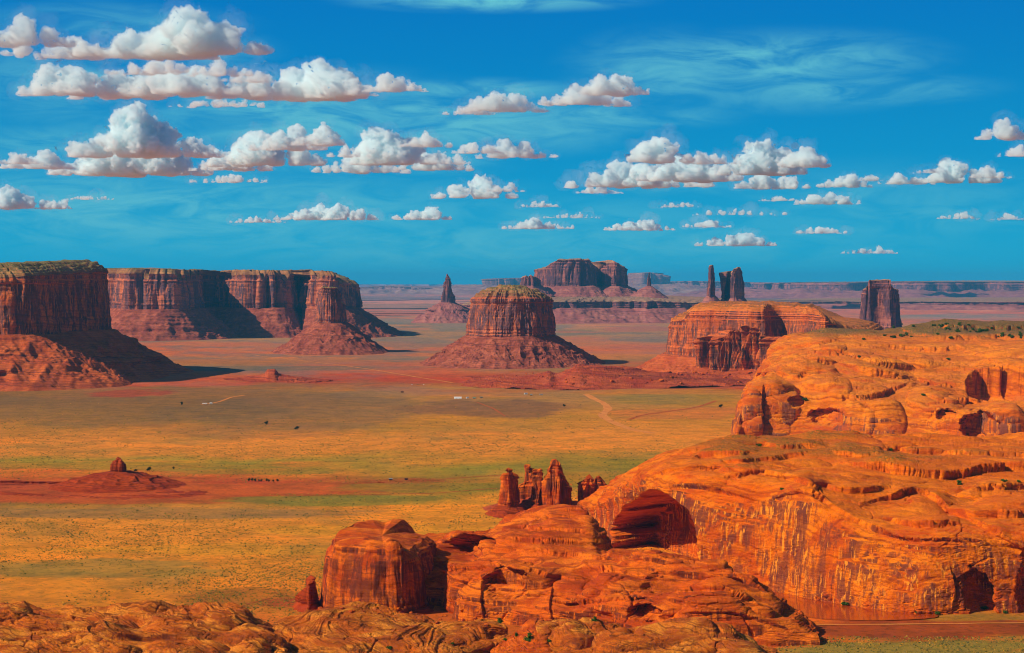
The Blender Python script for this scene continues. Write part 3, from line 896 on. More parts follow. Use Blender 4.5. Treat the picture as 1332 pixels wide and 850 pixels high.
M_PTOP = rock_mat('distant_top_rock', rk(160, 112, 84), rk(186, 136, 98), rk(120, 76, 62), rk(96, 60, 50), unit=16, vamt=0.3, top=rk(150, 116, 92), topamt=.7, shrub=rk(112, 92, 74))
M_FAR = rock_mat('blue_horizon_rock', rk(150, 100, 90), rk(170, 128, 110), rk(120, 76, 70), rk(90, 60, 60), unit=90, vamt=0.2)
M_LEFTC = rock_mat('orange_red_cliff_rock', rk(186, 84, 38), rk(216, 110, 50), rk(104, 50, 34), rk(88, 58, 56), unit=13, vamt=0.85, streak=rk(214, 114, 54), vcov=0.04)
M_LEFTT = rock_mat('orange_red_talus', rk(176, 76, 34), rk(196, 96, 44), rk(98, 44, 30), rk(84, 44, 36), unit=8, vamt=0.3, bump=1.3)
M_ORTOP = rock_mat('orange_top_rock', rk(190, 94, 36), rk(210, 118, 48), rk(120, 58, 30), rk(100, 60, 50), unit=12, vamt=0.4, top=rk(170, 98, 44), topamt=.6, shrub=rk(110, 84, 40))
M_RED = rock_mat('dark_red_rock', rk(146, 48, 14), rk(172, 66, 20), rk(84, 30, 14), rk(84, 34, 22), unit=6, vamt=0.4)

M_COLS = rock_mat('varnished_column_rock', rk(170, 76, 34), rk(206, 104, 44), rk(92, 46, 34), rk(74, 50, 50), unit=12, vamt=1.0, streak=rk(214, 112, 48))

# ------------------------------------------------------------------ buttes and mesas
butte('sandstone_mesa', 'huge red mesa at the left edge, its right wall in deep shade', 'mesa',
      [(-330, 6700), (-190, 6480), (-90, 6560), (-20, 6500), (47, 6560), (66, 6720), (96, 6930), (122, 7130), (146, 7300), (147, 7480), (100, 7900), (-100, 8200), (-330, 8000)],
      [(-400, 360), (0, 362), (47, 360), (148, 352), (200, 352)], 172, 330, M_LEFTC, M_LEFTT, M_TOP, N=1500, rows=(110, 120, 60), cap=42,
      flute=(46, 9), crack=(13, 4.5), seed=3, bay=(260, 10), ledge=9, topnoise=5, talus_pow=1.25, capflat=0.30, cap_steps=4)
butte('long_mesa', 'long flat-topped red mesa running behind the small butte, shaded bays in its wall', 'mesa',
      [(90, 12500), (140, 12300), (160, 11950), (200, 11850), (243, 11950), (256, 12300), (268, 12950), (300, 12900), (318, 12480), (350, 12400), (376, 12500), (388, 12850), (402, 12500),
       (432, 12350), (452, 12450), (462, 12750), (462, 13300), (430, 14200), (250, 14600), (90, 14400)],
      [(90, 356), (250, 358), (400, 358), (445, 360), (466, 372)], 185, 330, M_LONG, M_MIDT, M_TOP, N=1700, rows=(80, 90, 30), cap=32,
      flute=(80, 30), crack=(24, 9), seed=5, deepk=2.2, bay=(260, 70), ledge=10, topnoise=8, capflat=0.12, notch=34)
butte('square_butte', 'narrow block-shaped butte on a wide cone in front of the long mesa', 'butte',
      [(410, 9700), (414, 9570), (428, 9530), (444, 9560), (450, 9650), (451, 9800), (440, 9880), (414, 9860)],
      [(408, 378), (415, 374), (444, 375), (448, 395), (455, 400)], 150, 235, M_MID, M_MIDT, M_TOP, N=560, rows=(70, 60, 14), cap=5,
      flute=(26, 9), crack=(11, 4), seed=8, bay=(80, 8), ledge=8, topnoise=5, talus_pow=1.3)
butte('round_butte', 'broad round-shouldered butte standing alone at the middle of the valley', 'butte',
      [(606, 8350), (608, 8200), (622, 8100), (650, 8050), (685, 8050), (708, 8120), (722, 8240), (724, 8400), (712, 8540), (660, 8620), (618, 8520)],
      [(600, 387), (640, 385), (700, 386), (726, 392)], 122, 250, M_MID, M_MIDT, M_TOP, N=1100, rows=(100, 100, 60), cap=50,
      flute=(42, 13), crack=(15, 6), deepk=2.0, seed=12, rimround=5, batter=0.09, bay=(110, 16), ledge=8, topnoise=5, capflat=0.8, cap_steps=4, talus_pow=1.35)
butte('spire_butte', 'slender dark spire on a stepped cone between the long mesa and round butte', 'rock spire',
      [(572, 17000), (575, 16900), (581, 16870), (588, 16890), (594, 16980), (593, 17060), (586, 17120), (576, 17100)],
      [(570, 392), (574, 384), (576, 372), (578, 362), (581, 356), (584, 359), (587, 363), (588, 374), (591, 383), (596, 389)], 180, 290, M_PINK, M_PINKT, M_PINK, N=420, rows=(50, 60, 8), cap=3,
      flute=(24, 8), crack=(12, 4), seed=14, bay=(50, 4), ledge=12, topnoise=8, batter=0.05, talus_pow=1.15, rough=1.3)
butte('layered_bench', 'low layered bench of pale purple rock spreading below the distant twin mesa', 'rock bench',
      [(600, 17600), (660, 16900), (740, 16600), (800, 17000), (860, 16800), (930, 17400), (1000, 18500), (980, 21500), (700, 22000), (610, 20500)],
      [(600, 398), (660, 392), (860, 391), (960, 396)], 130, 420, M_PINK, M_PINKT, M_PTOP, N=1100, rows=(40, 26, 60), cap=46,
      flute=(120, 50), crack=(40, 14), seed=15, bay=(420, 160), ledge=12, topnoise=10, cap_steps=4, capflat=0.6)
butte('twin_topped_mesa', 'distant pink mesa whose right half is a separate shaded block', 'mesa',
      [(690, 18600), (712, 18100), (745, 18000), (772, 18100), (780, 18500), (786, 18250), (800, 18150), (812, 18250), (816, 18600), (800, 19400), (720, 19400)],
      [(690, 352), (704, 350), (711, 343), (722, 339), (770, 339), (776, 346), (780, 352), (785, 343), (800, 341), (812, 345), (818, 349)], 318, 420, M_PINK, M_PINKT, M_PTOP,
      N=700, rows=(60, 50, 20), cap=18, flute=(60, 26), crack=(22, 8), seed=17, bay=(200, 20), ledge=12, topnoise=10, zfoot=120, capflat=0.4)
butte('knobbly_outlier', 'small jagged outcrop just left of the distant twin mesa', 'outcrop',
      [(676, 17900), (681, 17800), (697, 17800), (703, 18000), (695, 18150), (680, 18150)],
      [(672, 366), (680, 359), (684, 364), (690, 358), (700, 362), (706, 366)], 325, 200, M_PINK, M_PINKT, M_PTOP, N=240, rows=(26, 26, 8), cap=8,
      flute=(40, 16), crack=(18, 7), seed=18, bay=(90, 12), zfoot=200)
butte('needle_spire', 'tiny needle on a cone right of the distant twin mesa', 'rock spire',
      [(840, 18000), (842, 17960), (846, 17960), (848, 18010), (844, 18050)],
      [(838, 370), (843, 355), (846, 358), (849, 370)], 318, 210, M_PINK, M_PINKT, M_PINK, N=160, rows=(30, 40, 5), cap=8,
      flute=(20, 6), crack=(12, 4), seed=19, bay=(50, 2), zfoot=180, batter=0.14, talus_pow=1.1)
butte('pillar_butte', 'tall straight dark pillar, left of the two distant towers', 'rock tower',
      [(919, 14050), (921, 13980), (930, 13980), (932, 14060), (928, 14120), (921, 14120)],
      [(917, 348), (921, 346), (931, 346), (934, 349)], 250, 170, M_PINK, M_PINKT, M_PTOP, N=300, rows=(36, 60, 8), cap=6,
      flute=(26, 8), crack=(12, 4), seed=21, bay=(60, 3), batter=0.07, zfoot=60)
butte('cleft_tower', 'dark cleft tower with a split left horn, right of the distant pillar', 'rock tower',
      [(938, 14150), (941, 14050), (944, 14200), (948, 14060), (956, 14000), (966, 14080), (968, 14250), (955, 14350), (941, 14300)],
      [(936, 358), (940, 355), (943, 357), (945, 366), (947, 354), (955, 352), (966, 348), (968, 352)], 240, 210, M_PINK, M_PINKT, M_PTOP, N=420, rows=(36, 60, 8), cap=5,
      flute=(30, 12), crack=(12, 4), seed=23, bay=(80, 6), batter=0.10, zfoot=60)
butte('block_tower', 'tall dark block tower rising alone behind the orange mesa at right', 'rock tower',
      [(1114, 11500), (1117, 11330), (1133, 11300), (1142, 11330), (1150, 11320), (1158, 11280), (1171, 11340), (1175, 11520), (1164, 11660), (1120, 11660)],
      [(1115, 377), (1126, 373), (1130, 365), (1160, 365), (1165, 372), (1172, 377)], 70, 180, M_PINK, M_MIDT, M_PTOP, N=640, rows=(30, 110, 10), cap=6,
      flute=(46, 7), crack=(13, 4), seed=26, bay=(90, 6), batter=0.12, zfoot=-14)
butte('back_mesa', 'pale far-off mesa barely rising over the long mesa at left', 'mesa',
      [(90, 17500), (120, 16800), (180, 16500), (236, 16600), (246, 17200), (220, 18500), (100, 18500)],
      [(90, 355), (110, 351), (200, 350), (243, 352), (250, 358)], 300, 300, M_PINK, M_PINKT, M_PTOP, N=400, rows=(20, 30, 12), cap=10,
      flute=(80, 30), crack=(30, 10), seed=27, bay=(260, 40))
# far horizon
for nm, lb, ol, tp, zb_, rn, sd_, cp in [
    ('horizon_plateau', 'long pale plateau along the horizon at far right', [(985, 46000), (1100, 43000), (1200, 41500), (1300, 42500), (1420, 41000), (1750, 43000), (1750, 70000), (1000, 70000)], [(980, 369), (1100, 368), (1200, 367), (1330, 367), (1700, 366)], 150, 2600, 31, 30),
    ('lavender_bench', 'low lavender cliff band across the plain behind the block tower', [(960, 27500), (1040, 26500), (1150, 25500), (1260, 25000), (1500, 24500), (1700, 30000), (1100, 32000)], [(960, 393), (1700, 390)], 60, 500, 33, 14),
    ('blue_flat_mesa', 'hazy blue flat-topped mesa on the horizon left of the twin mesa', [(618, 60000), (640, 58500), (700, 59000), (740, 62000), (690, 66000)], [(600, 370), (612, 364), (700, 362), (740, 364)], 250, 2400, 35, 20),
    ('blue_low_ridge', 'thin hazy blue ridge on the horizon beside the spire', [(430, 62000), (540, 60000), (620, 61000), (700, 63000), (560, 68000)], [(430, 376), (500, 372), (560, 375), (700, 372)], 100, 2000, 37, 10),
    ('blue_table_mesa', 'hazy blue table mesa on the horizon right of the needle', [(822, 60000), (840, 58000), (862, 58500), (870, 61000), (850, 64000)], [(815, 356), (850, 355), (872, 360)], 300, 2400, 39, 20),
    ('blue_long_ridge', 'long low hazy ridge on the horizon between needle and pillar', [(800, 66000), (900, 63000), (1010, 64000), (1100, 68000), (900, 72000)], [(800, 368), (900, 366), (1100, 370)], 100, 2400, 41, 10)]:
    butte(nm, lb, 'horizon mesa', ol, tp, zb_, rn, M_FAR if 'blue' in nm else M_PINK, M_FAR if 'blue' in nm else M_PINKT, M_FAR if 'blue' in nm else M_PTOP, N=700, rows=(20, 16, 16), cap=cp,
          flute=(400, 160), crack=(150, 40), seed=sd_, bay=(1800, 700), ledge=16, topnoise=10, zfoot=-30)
# middle distance at right: cliffs before the slickrock
butte('striped_cliff_mesa', 'orange mesa with a long streaked wall behind the fluted columns', 'mesa',
      [(862, 7700), (872, 7560), (905, 7500), (950, 7420), (1000, 7300), (1010, 7450), (1040, 7300), (1052, 7150), (1075, 7050), (1095, 7100), (1150, 7500), (1150, 8600), (960, 8800), (875, 8300)],
      [(855, 422), (880, 417), (892, 406), (915, 404), (1000, 405), (1060, 408), (1090, 419), (1120, 432)], 62, 150, M_LEFTC, M_LEFTT, M_ORTOP, N=1300, rows=(70, 120, 50), cap=26,
      flute=(60, 10), crack=(20, 4.5), seed=43, bay=(150, 14), ledge=8, topnoise=6, capflat=0.3, cap_steps=3)
butte('fluted_columns', 'row of fluted dark red columns standing before the streaked orange mesa', 'rock columns',
      [(898, 7150), (902, 7050), (925, 6980), (958, 6900), (985, 6850), (1003, 6800), (1030, 6700), (1060, 6900), (1010, 7100), (930, 7250)],
      [(896, 452), (905, 444), (918, 440), (922, 446), (935, 433), (950, 430), (955, 436), (962, 426), (980, 427), (990, 440), (1010, 442), (1060, 445)], 34, 120, M_COLS, M_LEFTT, M_LEFTC,
      N=900, rows=(70, 100, 20), cap=4, flute=(34, 24), crack=(12, 6), seed=45, notch=30, bay=(90, 14), ledge=7, topnoise=16, rough=1.2)

# ------------------------------------------------------------------ near slickrock
M_SLICK = rock_mat('orange_slickrock', rk(206, 88, 6), rk(230, 120, 14), rk(132, 48, 10), rk(104, 50, 38), unit=8, vamt=0.8, streak=rk(236, 142, 36),
                   top=rk(222, 122, 30), topamt=.35, swirl=2.5, wallattr=True, red=rk(178, 68, 14), hi=(138, 148, rk(180, 100, 30), 22, rk(86, 84, 30)))
M_SLICK2 = rock_mat('pale_orange_slickrock', rk(208, 94, 10), rk(230, 126, 18), rk(134, 54, 12), rk(100, 60, 54), unit=13, vamt=0.8, streak=rk(222, 132, 40),
                    top=rk(226, 136, 46), topamt=.35, swirl=2.5, wallattr=True, red=rk(180, 76, 24), hi=(204, 222, rk(138, 98, 50), 30, rk(78, 84, 38)))
M_CORE = rock_mat('deep_orange_rock', rk(200, 84, 16), rk(220, 110, 24), rk(130, 50, 14), rk(92, 42, 30), unit=6, vamt=0.8, swirl=2, red=rk(160, 56, 14), vcov=0.02)
M_RIDGE = rock_mat('deep_orange_ridge_rock', rk(204, 84, 14), rk(224, 112, 22), rk(130, 50, 14), rk(92, 42, 30), unit=7, vamt=0.75, streak=rk(226, 116, 26), swirl=2, red=rk(160, 56, 14), wallattr=True)
M_FORE = rock_mat('swirled_sandstone', rk(190, 92, 20), rk(214, 130, 40), rk(104, 48, 16), rk(90, 48, 32), unit=4, vamt=0.4, swirl=5, tilt=(0.25, 0.15), strat=0.8, red=rk(156, 70, 20))


def line(pts, D=None, add=0.0):
    return [(p[0], p[1], (p[2] if len(p) > 2 else (D if D is not None else GD(p[1]))) + add) for p in pts]


def setback(base, pts, add):
    """line at pts, its distance that of the base line at the same px plus add (number or [(px, add)])"""
    bx = [b[0] for b in base]; bD = [b[2] for b in base]
    o = []
    for px, py in pts:
        a = add if np.isscalar(add) else np.interp(px, [q[0] for q in add], [q[1] for q in add])
        o.append((px, py, float(np.interp(px, bx, bD)) + float(a)))
    return o


def ground_line(L, add, z=-6.0):
    o = []
    for px, py, D in L:
        D2 = D + add
        o.append((px, HY + (CAM_H - z) * FPX / D2, D2))
    return o


# --- the great alcove wall and its terrace
b0 = line([(745, 676), (765, 700), (800, 728), (870, 752), (930, 760), (1000, 768), (1100, 787), (1215, 799), (1332, 798), (1850, 800)], add=-3)
l1 = setback(b0, [(745, 664), (765, 662), (790, 650), (820, 638), (860, 634), (905, 642), (960, 652), (1000, 652), (1045, 640), (1090, 668), (1150, 692), (1230, 704), (1300, 700), (1850, 700)], [(745, 42), (905, 26), (1850, 18)])
l2 = setback(b0, [(745, 661), (765, 657), (800, 636), (850, 614), (905, 600), (960, 602), (1000, 611), (1045, 617), (1090, 628), (1150, 644), (1230, 656), (1332, 650), (1850, 650)], 140)
l3 = setback(b0, [(745, 660), (765, 655), (800, 632), (850, 607), (905, 588), (960, 582), (1000, 586), (1100, 599), (1230, 611), (1332, 612), (1850, 610)], 330)
l4 = setback(b0, [(745, 659), (765, 654), (800, 629), (840, 610), (880, 594), (905, 585), (930, 578), (960, 573), (1000, 568), (1100, 567), (1332, 567), (1850, 566)], [(745, 330), (900, 480), (1000, 620), (1332, 860), (1850, 880)])
l5 = ground_line(l4, 160)
P = loft([ground_line(b0, -3, -16), b0, l1, l2, l3, l4, l5], 1520, 780)
calm = 0.22 + 0.78 * sstep(1.9, 2.6, LAST_TQ)
P = rock_detail(P, unit=9, calm=calm, lump=11, bedamp=1.6, bedsize=7, swirl=16, crack=2.6, seed=51, wallcrack=0.9, fineamp=1.3, pillow=0.7, wallbeds=0.12, cover=0.1, tilt=(0.06, -0.04))
P = hollow(P, 818, 702, 62, 62, 26, (0.62, 0.78, 0.0), seed=9, wob=0.08, soft=0.45)
P = hollow(P, 853, 722, 55, 78, 110, (0.62, 0.78, 0.0), seed=1, wob=0.10, soft=0.05, lean=0.05, pw=2.1)
for k, (pts, amp) in enumerate([
        ([(870, 634), (905, 634), (940, 640), (990, 654)], 6), ([(1000, 652), (1050, 640), (1090, 664), (1140, 690), (1195, 704), (1240, 703), (1265, 712)], 5.5),
        ([(985, 577), (1025, 584), (1068, 581)], 5), ([(1080, 588), (1120, 595), (1150, 592)], 6), ([(1085, 582), (1180, 588), (1260, 592), (1420, 600)], 4),
        ([(1090, 602), (1150, 610), (1185, 616), (1232, 620), (1290, 611), (1380, 606)], 8), ([(930, 603), (1000, 599), (1062, 588)], 4),
        ([(1120, 655), (1160, 648), (1190, 640), (1218, 650), (1240, 668), (1290, 672), (1400, 664)], 7), ([(1245, 664), (1265, 678), (1283, 687), (1332, 713), (1400, 740)], 5.5),
        ([(940, 622), (985, 616), (1040, 626), (1075, 640)], 4.5), ([(845, 622), (880, 612), (930, 610), (985, 616)], 4.5), ([(1060, 628), (1110, 640), (1160, 636)], 5),
        ([(1150, 676), (1200, 684), (1250, 682)], 5), ([(900, 596), (940, 590), (985, 590)], 4), ([(1260, 640), (1300, 634), (1400, 636)], 4.5), ([(1290, 700), (1320, 712), (1400, 716)], 5)]):
    P = crease(P, pts, amp, seed=k)
P = hollow(P, 1275, 776, 21, 32, 34, (0.25, 0.96, 0.05), seed=2, wob=0.22, lean=0.25)
P = hollow(P, 1350, 765, 24, 45, 25, (0.25, 0.96, 0.05), seed=3, wob=0.2)
P = crease(P, [(1238, 742), (1244, 770), (1240, 796)], 5, vertical=True, w=5, up=9)
add_loft('alcove_mesa', 'huge orange slickrock mesa with a deep shaded alcove at its left end', 'slickrock mesa', P, M_SLICK)

# --- the slickrock mass behind it
b0 = line([(955, 578), (968, 576), (1000, 575), (1060, 577), (1150, 580), (1250, 584), (1332, 588), (1850, 590)])
l1 = setback(b0, [(955, 570), (966, 522), (985, 505), (1005, 503), (1030, 520), (1060, 530), (1090, 520), (1130, 522), (1180, 535), (1230, 530), (1280, 530), (1332, 530), (1850, 530)], 60)
l2 = setback(b0, [(955, 569), (968, 517), (985, 500), (1005, 494), (1040, 494), (1100, 497), (1150, 502), (1200, 505), (1250, 518), (1332, 518), (1850, 518)], 220)
l3 = setback(b0, [(955, 568), (970, 514), (985, 497), (1005, 480), (1030, 474), (1060, 470), (1100, 472), (1150, 478), (1200, 484), (1250, 486), (1332, 478), (1850, 474)], 520)
l4 = setback(b0, [(955, 567), (970, 512), (990, 488), (1005, 462), (1040, 452), (1100, 448), (1170, 450), (1250, 452), (1332, 450), (1850, 448)], 1050)
l5 = setback(b0, [(955, 566), (975, 508), (998, 470), (1005, 449), (1030, 439), (1075, 431), (1110, 429), (1170, 427), (1190, 423), (1260, 421), (1332, 422), (1850, 420)], [(955, 600), (1000, 1500), (1332, 2200), (1850, 2300)])
l6 = ground_line(l5, 300)
P = loft([ground_line(b0, -5, -16), b0, l1, l2, l3, l4, l5, l6], 1200, 500)
P = rock_detail(P, unit=15, lump=15, bedamp=2.4, bedsize=11, swirl=22, crack=5, seed=61, wallcrack=2.0, fineamp=2.0, pillow=0.55, cover=0.15, tilt=(0.03, -0.03))
for k, (cx, cy, rx, ry, a) in enumerate([(1112, 552, 24, 28, 14), (1152, 548, 28, 30, 16), (1305, 552, 30, 26, 22), (978, 540, 13, 34, 12), (1015, 525, 26, 30, 12), (1075, 505, 34, 16, 9), (1220, 520, 40, 18, 12),
                                      (1085, 455, 16, 7, 8), (1175, 470, 40, 12, 8), (1000, 560, 30, 16, 10)]):
    P = bulge(P, cx, cy, rx, ry, a, seed=k)
for k, (pts, amp) in enumerate([
        ([(1075, 512), (1098, 519), (1131, 517), (1164, 507), (1184, 498)], 10), ([(1050, 466), (1085, 472), (1131, 483), (1182, 492)], 9), ([(1040, 458), (1100, 462), (1160, 476), (1205, 480)], 7),
        ([(1180, 436), (1240, 440), (1300, 438), (1400, 440)], 8), ([(1150, 450), (1210, 456), (1260, 452)], 8), ([(1190, 492), (1215, 500), (1250, 503)], 9),
        ([(1040, 500), (1062, 506), (1090, 500)], 8), ([(1010, 486), (1035, 492), (1052, 484)], 8), ([(1200, 512), (1240, 524), (1290, 520)], 8), ([(1010, 452), (1050, 450), (1090, 442)], 6), ([(1200, 426), (1280, 428), (1400, 427)], 9)]):
    P = crease(P, pts, amp, seed=k + 30)
P = crease(P, [(994, 500), (990, 530), (992, 568)], 12, vertical=True, w=5, up=10)
P = hollow(P, 1322, 499, 62, 21, 85, (0.0, 0.25, -0.97), seed=11, wob=0.05, soft=0.04, pw=4)
P = hollow(P, 1037, 523, 10, 7, 40, (0.3, 0.95, 0), seed=12, wob=0.2)
P = hollow(P, 1076, 543, 22, 11, 26, (0.3, 0.95, 0), seed=13, wob=0.25)
P = hollow(P, 1276, 556, 24, 17, 60, (0.3, 0.95, 0), seed=14, wob=0.25)
P = hollow(P, 1231, 541, 13, 6, 30, (0.3, 0.95, 0), seed=15, wob=0.25)
M_BACK = M_SLICK2
add_loft('domed_slickrock', 'broad pale orange slickrock with rounded bulbs at its left end and a brown flat top', 'slickrock', P, M_BACK)

# --- centre formation
b0 = line([(540, 787), (575, 790), (600, 806), (650, 810), (700, 815), (760, 820), (830, 832), (900, 838), (1000, 840), (1064, 837)])
l1 = setback(b0, [(540, 748), (575, 750), (600, 752), (625, 748), (660, 745), (700, 755), (750, 765), (800, 768), (870, 773), (905, 768), (950, 770), (985, 785), (1010, 800), (1040, 822), (1064, 836)], 26)
l2 = setback(b0, [(540, 722), (575, 728), (600, 730), (640, 726), (700, 728), (740, 738), (800, 742), (870, 753), (905, 756), (940, 753), (975, 766), (1005, 786), (1040, 815), (1064, 835.5)], 90)
l3 = setback(b0, [(540, 712), (565, 706), (600, 703), (625, 706), (645, 702), (670, 690), (700, 690), (740, 695), (770, 712), (785, 725), (800, 722), (870, 732), (905, 739), (940, 740), (975, 759), (1005, 782), (1040, 812), (1064, 835)], [(540, 190), (740, 190), (800, 130), (1064, 60)])
l4 = setback(b0, [(540, 710), (560, 702), (600, 697), (625, 699), (643, 690), (663, 670), (690, 661), (735, 658), (762, 668), (780, 696), (792, 716), (830, 718), (870, 728), (905, 735), (940, 737), (975, 758), (1005, 779), (1040, 809), (1064, 834.5)], [(540, 300), (740, 330), (800, 190), (1064, 90)])
l5 = ground_line(l4, 110)
P = loft([ground_line(b0, -3, -14), b0, l1, l2, l3, l4, l5], 1050, 580)
P = rock_detail(P, unit=7, lump=9, bedamp=1.3, bedsize=4.5, swirl=7, crack=2.4, seed=71, wallcrack=1.1, fineamp=0.8, pillow=0.9, cover=0.1, tilt=(0.04, -0.06))
for k, (pts, amp) in enumerate([
        ([(655, 684), (700, 690), (745, 692), (775, 698)], 3.5), ([(650, 700), (700, 706), (750, 708), (785, 712)], 4), ([(630, 718), (690, 718), (740, 724), (800, 730)], 3.5),
        ([(560, 738), (600, 742), (640, 738)], 3.5), ([(690, 775), (740, 786), (800, 782), (850, 778)], 3.5), ([(735, 744), (790, 742), (840, 752), (880, 760)], 4), ([(880, 770), (930, 766), (990, 790)], 3.5),
        ([(880, 800), (940, 798), (1000, 812), (1040, 826)], 3), ([(680, 740), (720, 752), (760, 756)], 4)]):
    P = crease(P, pts, amp, seed=k + 60, w=5, up=11)
P = crease(P, [(628, 756), (626, 780), (630, 806)], 4, vertical=True, w=4, up=9)
P = crease(P, [(720, 760), (716, 790), (722, 816)], 3, vertical=True, w=4, up=9)
P = hollow(P, 655, 762, 26, 20, 18, (0.35, 0.93, 0), seed=21, wob=0.2)
P = hollow(P, 603, 716, 32, 18, 40, (0.75, 0.65, -0.1), seed=22, wob=0.16, lean=-0.4)
P = hollow(P, 838, 798, 20, 10, 22, (0.4, 0.9, 0), seed=23, wob=0.25)
P = hollow(P, 845, 760, 9, 12, 14, (0.6, 0.8, 0), seed=25, wob=0.3, lean=-0.5)
add_loft('layered_dome_ridge', 'deep orange layered dome and ridge right of the fluted buttress, before the alcove', 'rock ridge', P, M_RIDGE)

butte('fluted_buttress', 'blocky fluted orange buttress with vertical cracks at the left end of the rocky ridge', 'rock buttress',
      [(408, 2075), (414, 2046), (432, 2030), (470, 2016), (515, 2014), (540, 2024), (549, 2046), (560, 2110), (575, 2170), (560, 2240), (470, 2230), (420, 2150)],
      [(400, 716), (412, 712), (424, 702), (440, 699), (470, 697), (496, 702), (508, 697), (524, 698), (540, 708), (552, 716), (580, 716)], 1, 22, M_CORE, M_RED, M_CORE, N=1100, rows=(30, 190, 70), cap=1.0,
      flute=(30, 4.5), crack=(10, 1.8), seed=78, bay=(40, 6), batter=0.10, zfoot=-5, ledge=1.2, topnoise=3.0, capflat=0.9, rough=0.3, rimround=9)
butte('leaning_blocks', 'small heap of broken red blocks leaning at the foot of the fluted buttress', 'rock blocks',
      [(384, 2085), (390, 2058), (402, 2048), (412, 2060), (412, 2100), (394, 2110)],
      [(380, 786), (386, 778), (392, 782), (397, 766), (404, 758), (414, 756)], 3, 12, M_RED, M_RED, M_RED, N=260, rows=(24, 50, 14), cap=1.5,
      flute=(8, 3), crack=(4, 1.5), seed=77, bay=(20, 3), batter=0.12, zfoot=-5, ledge=1, topnoise=5, rough=0.5)

# --- red spires in front of the alcove mesa
SPM = (M_CORE, M_RED, M_CORE)
for nm, lb, x0, x1, D, tp, zb_, run, sd_ in [
    ('rock_spire', 'tallest of the red spires, a broad tapering fin standing above the layered dome', 702, 746, 2900, [(700, 634), (705, 622), (711, 609), (716, 603), (722, 602), (729, 606), (734, 616), (740, 628), (748, 642)], 12, 30, 81),
    ('rock_spire', 'knobbly red spire directly left of the tallest fin', 676, 702, 2955, [(672, 624), (678, 611), (687, 608), (690, 618), (694, 622), (700, 612), (705, 624)], 16, 34, 82),
    ('rock_spire', 'thin twin-headed dark pillar at the left end of the red spires', 650, 673, 2900, [(648, 624), (652, 619), (658, 620), (661, 626), (664, 614), (670, 613), (675, 622)], 14, 30, 83),
    ('rock_spire', 'low broken red knob between the twin-headed pillar and the tallest fin', 692, 708, 2915, [(690, 618), (697, 612), (703, 616), (710, 622)], 14, 26, 85),
    ('rock_wall', 'low dark red wall of rock joining the feet of the red spires', 660, 740, 2945, [(655, 640), (672, 634), (690, 628), (705, 632), (722, 626), (745, 642)], 8, 34, 86),
    ('rock_spire', 'shaded dark knob between the tallest fin and the alcove mesa', 746, 800, 2930, [(744, 638), (752, 628), (765, 622), (772, 630), (780, 624), (790, 632), (802, 644)], 8, 26, 84)]:
    w = (x1 - x0)
    butte(nm, lb, nm.replace('_', ' '),
          [(x0, D), (x0 + .15 * w, D - 14), (x0 + .5 * w, D - 22), (x0 + .85 * w, D - 12), (x1, D + 4), (x0 + .8 * w, D + 22), (x0 + .25 * w, D + 20)],
          tp, zb_, run, *SPM, N=360, rows=(40, 90, 16), cap=2.5, flute=(12, 5), crack=(6, 1.8), seed=sd_, bay=(24, 4), batter=0.09 if x1 - x0 < 36 else 0.10, zfoot=-5, ledge=1.5, topnoise=6,
          rough=0.5, talus_pow=1.2, group=None)

# the red mound they stand on is built with the ridges below

# --- foreground swirls
b0 = [(p, 368 + (350 + 6) * 2500 / D, D) for p, D in [(-160, 1660), (0, 1650), (150, 1670), (300, 1690), (372, 1730)]]
l1 = [(-160, 862, 1710), (0, 862, 1712), (100, 866, 1712), (200, 862, 1715), (300, 858, 1730), (372, 872, 1740)]
l2 = [(-160, 822, 1768), (0, 820, 1770), (60, 826, 1765), (130, 816, 1775), (200, 822, 1775), (260, 824, 1775), (320, 828, 1775), (355, 842, 1770), (372, 862, 1760)]
l3 = [(-160, 786, 1850), (0, 785, 1850), (25, 787, 1850), (50, 797, 1850), (80, 795, 1860), (130, 790, 1860), (200, 790, 1870), (262, 794, 1865), (310, 799, 1850), (340, 817, 1830), (358, 836, 1800), (372, 858, 1775)]
l4 = ground_line(l3, 60)
P = loft([b0, l1, l2, l3, l4], 800, 330, weights=[0.6, 1.6, 2.4, 0.5])
P = rock_detail(P, unit=4.2, lump=7.5, pillow=0.9, cover=0.35, bedamp=1.4, bedsize=4.4, swirl=16, crack=2.6, seed=91, wallcrack=0.8, fineamp=0.35, tilt=(0.35, 0.2))
add_loft('swirled_outcrop', 'dark swirled sandstone outcrop filling the bottom left corner', 'sandstone outcrop', P, M_FORE)
b0 = [(p, 368 + (350 + 6) * 2500 / D, D) for p, D in [(325, 1790), (450, 1740), (560, 1750), (668, 1830)]]
l1 = [(325, 846, 1805), (380, 842, 1790), (450, 838, 1785), (520, 840, 1785), (600, 838, 1800), (668, 842, 1840)]
l2 = [(325, 842, 1810), (350, 832, 1830), (400, 818, 1830), (450, 812, 1830), (510, 815, 1830), (560, 822, 1835), (610, 824, 1840), (668, 836, 1848)]
l3 = [(325, 838, 1818), (350, 825, 1850), (390, 803, 1865), (430, 794, 1880), (470, 790, 1885), (500, 794, 1880), (545, 804, 1875), (590, 809, 1870), (635, 811, 1865), (655, 818, 1860), (668, 832, 1855)]
l4 = ground_line(l3, 36)
P = loft([b0, l1, l2, l3, l4], 620, 260, weights=[0.8, 1.2, 1.8, 0.5])
P = rock_detail(P, unit=4.2, lump=4.5, pillow=0.8, cover=0.35, bedamp=1.3, bedsize=4.0, swirl=16, crack=1.8, seed=95, wallcrack=0.8, fineamp=0.3, tilt=(0.3, -0.35))
add_loft('whorled_outcrop', 'long low outcrop with whorled bedding in front of the fluted buttress', 'sandstone outcrop', P, M_FORE)
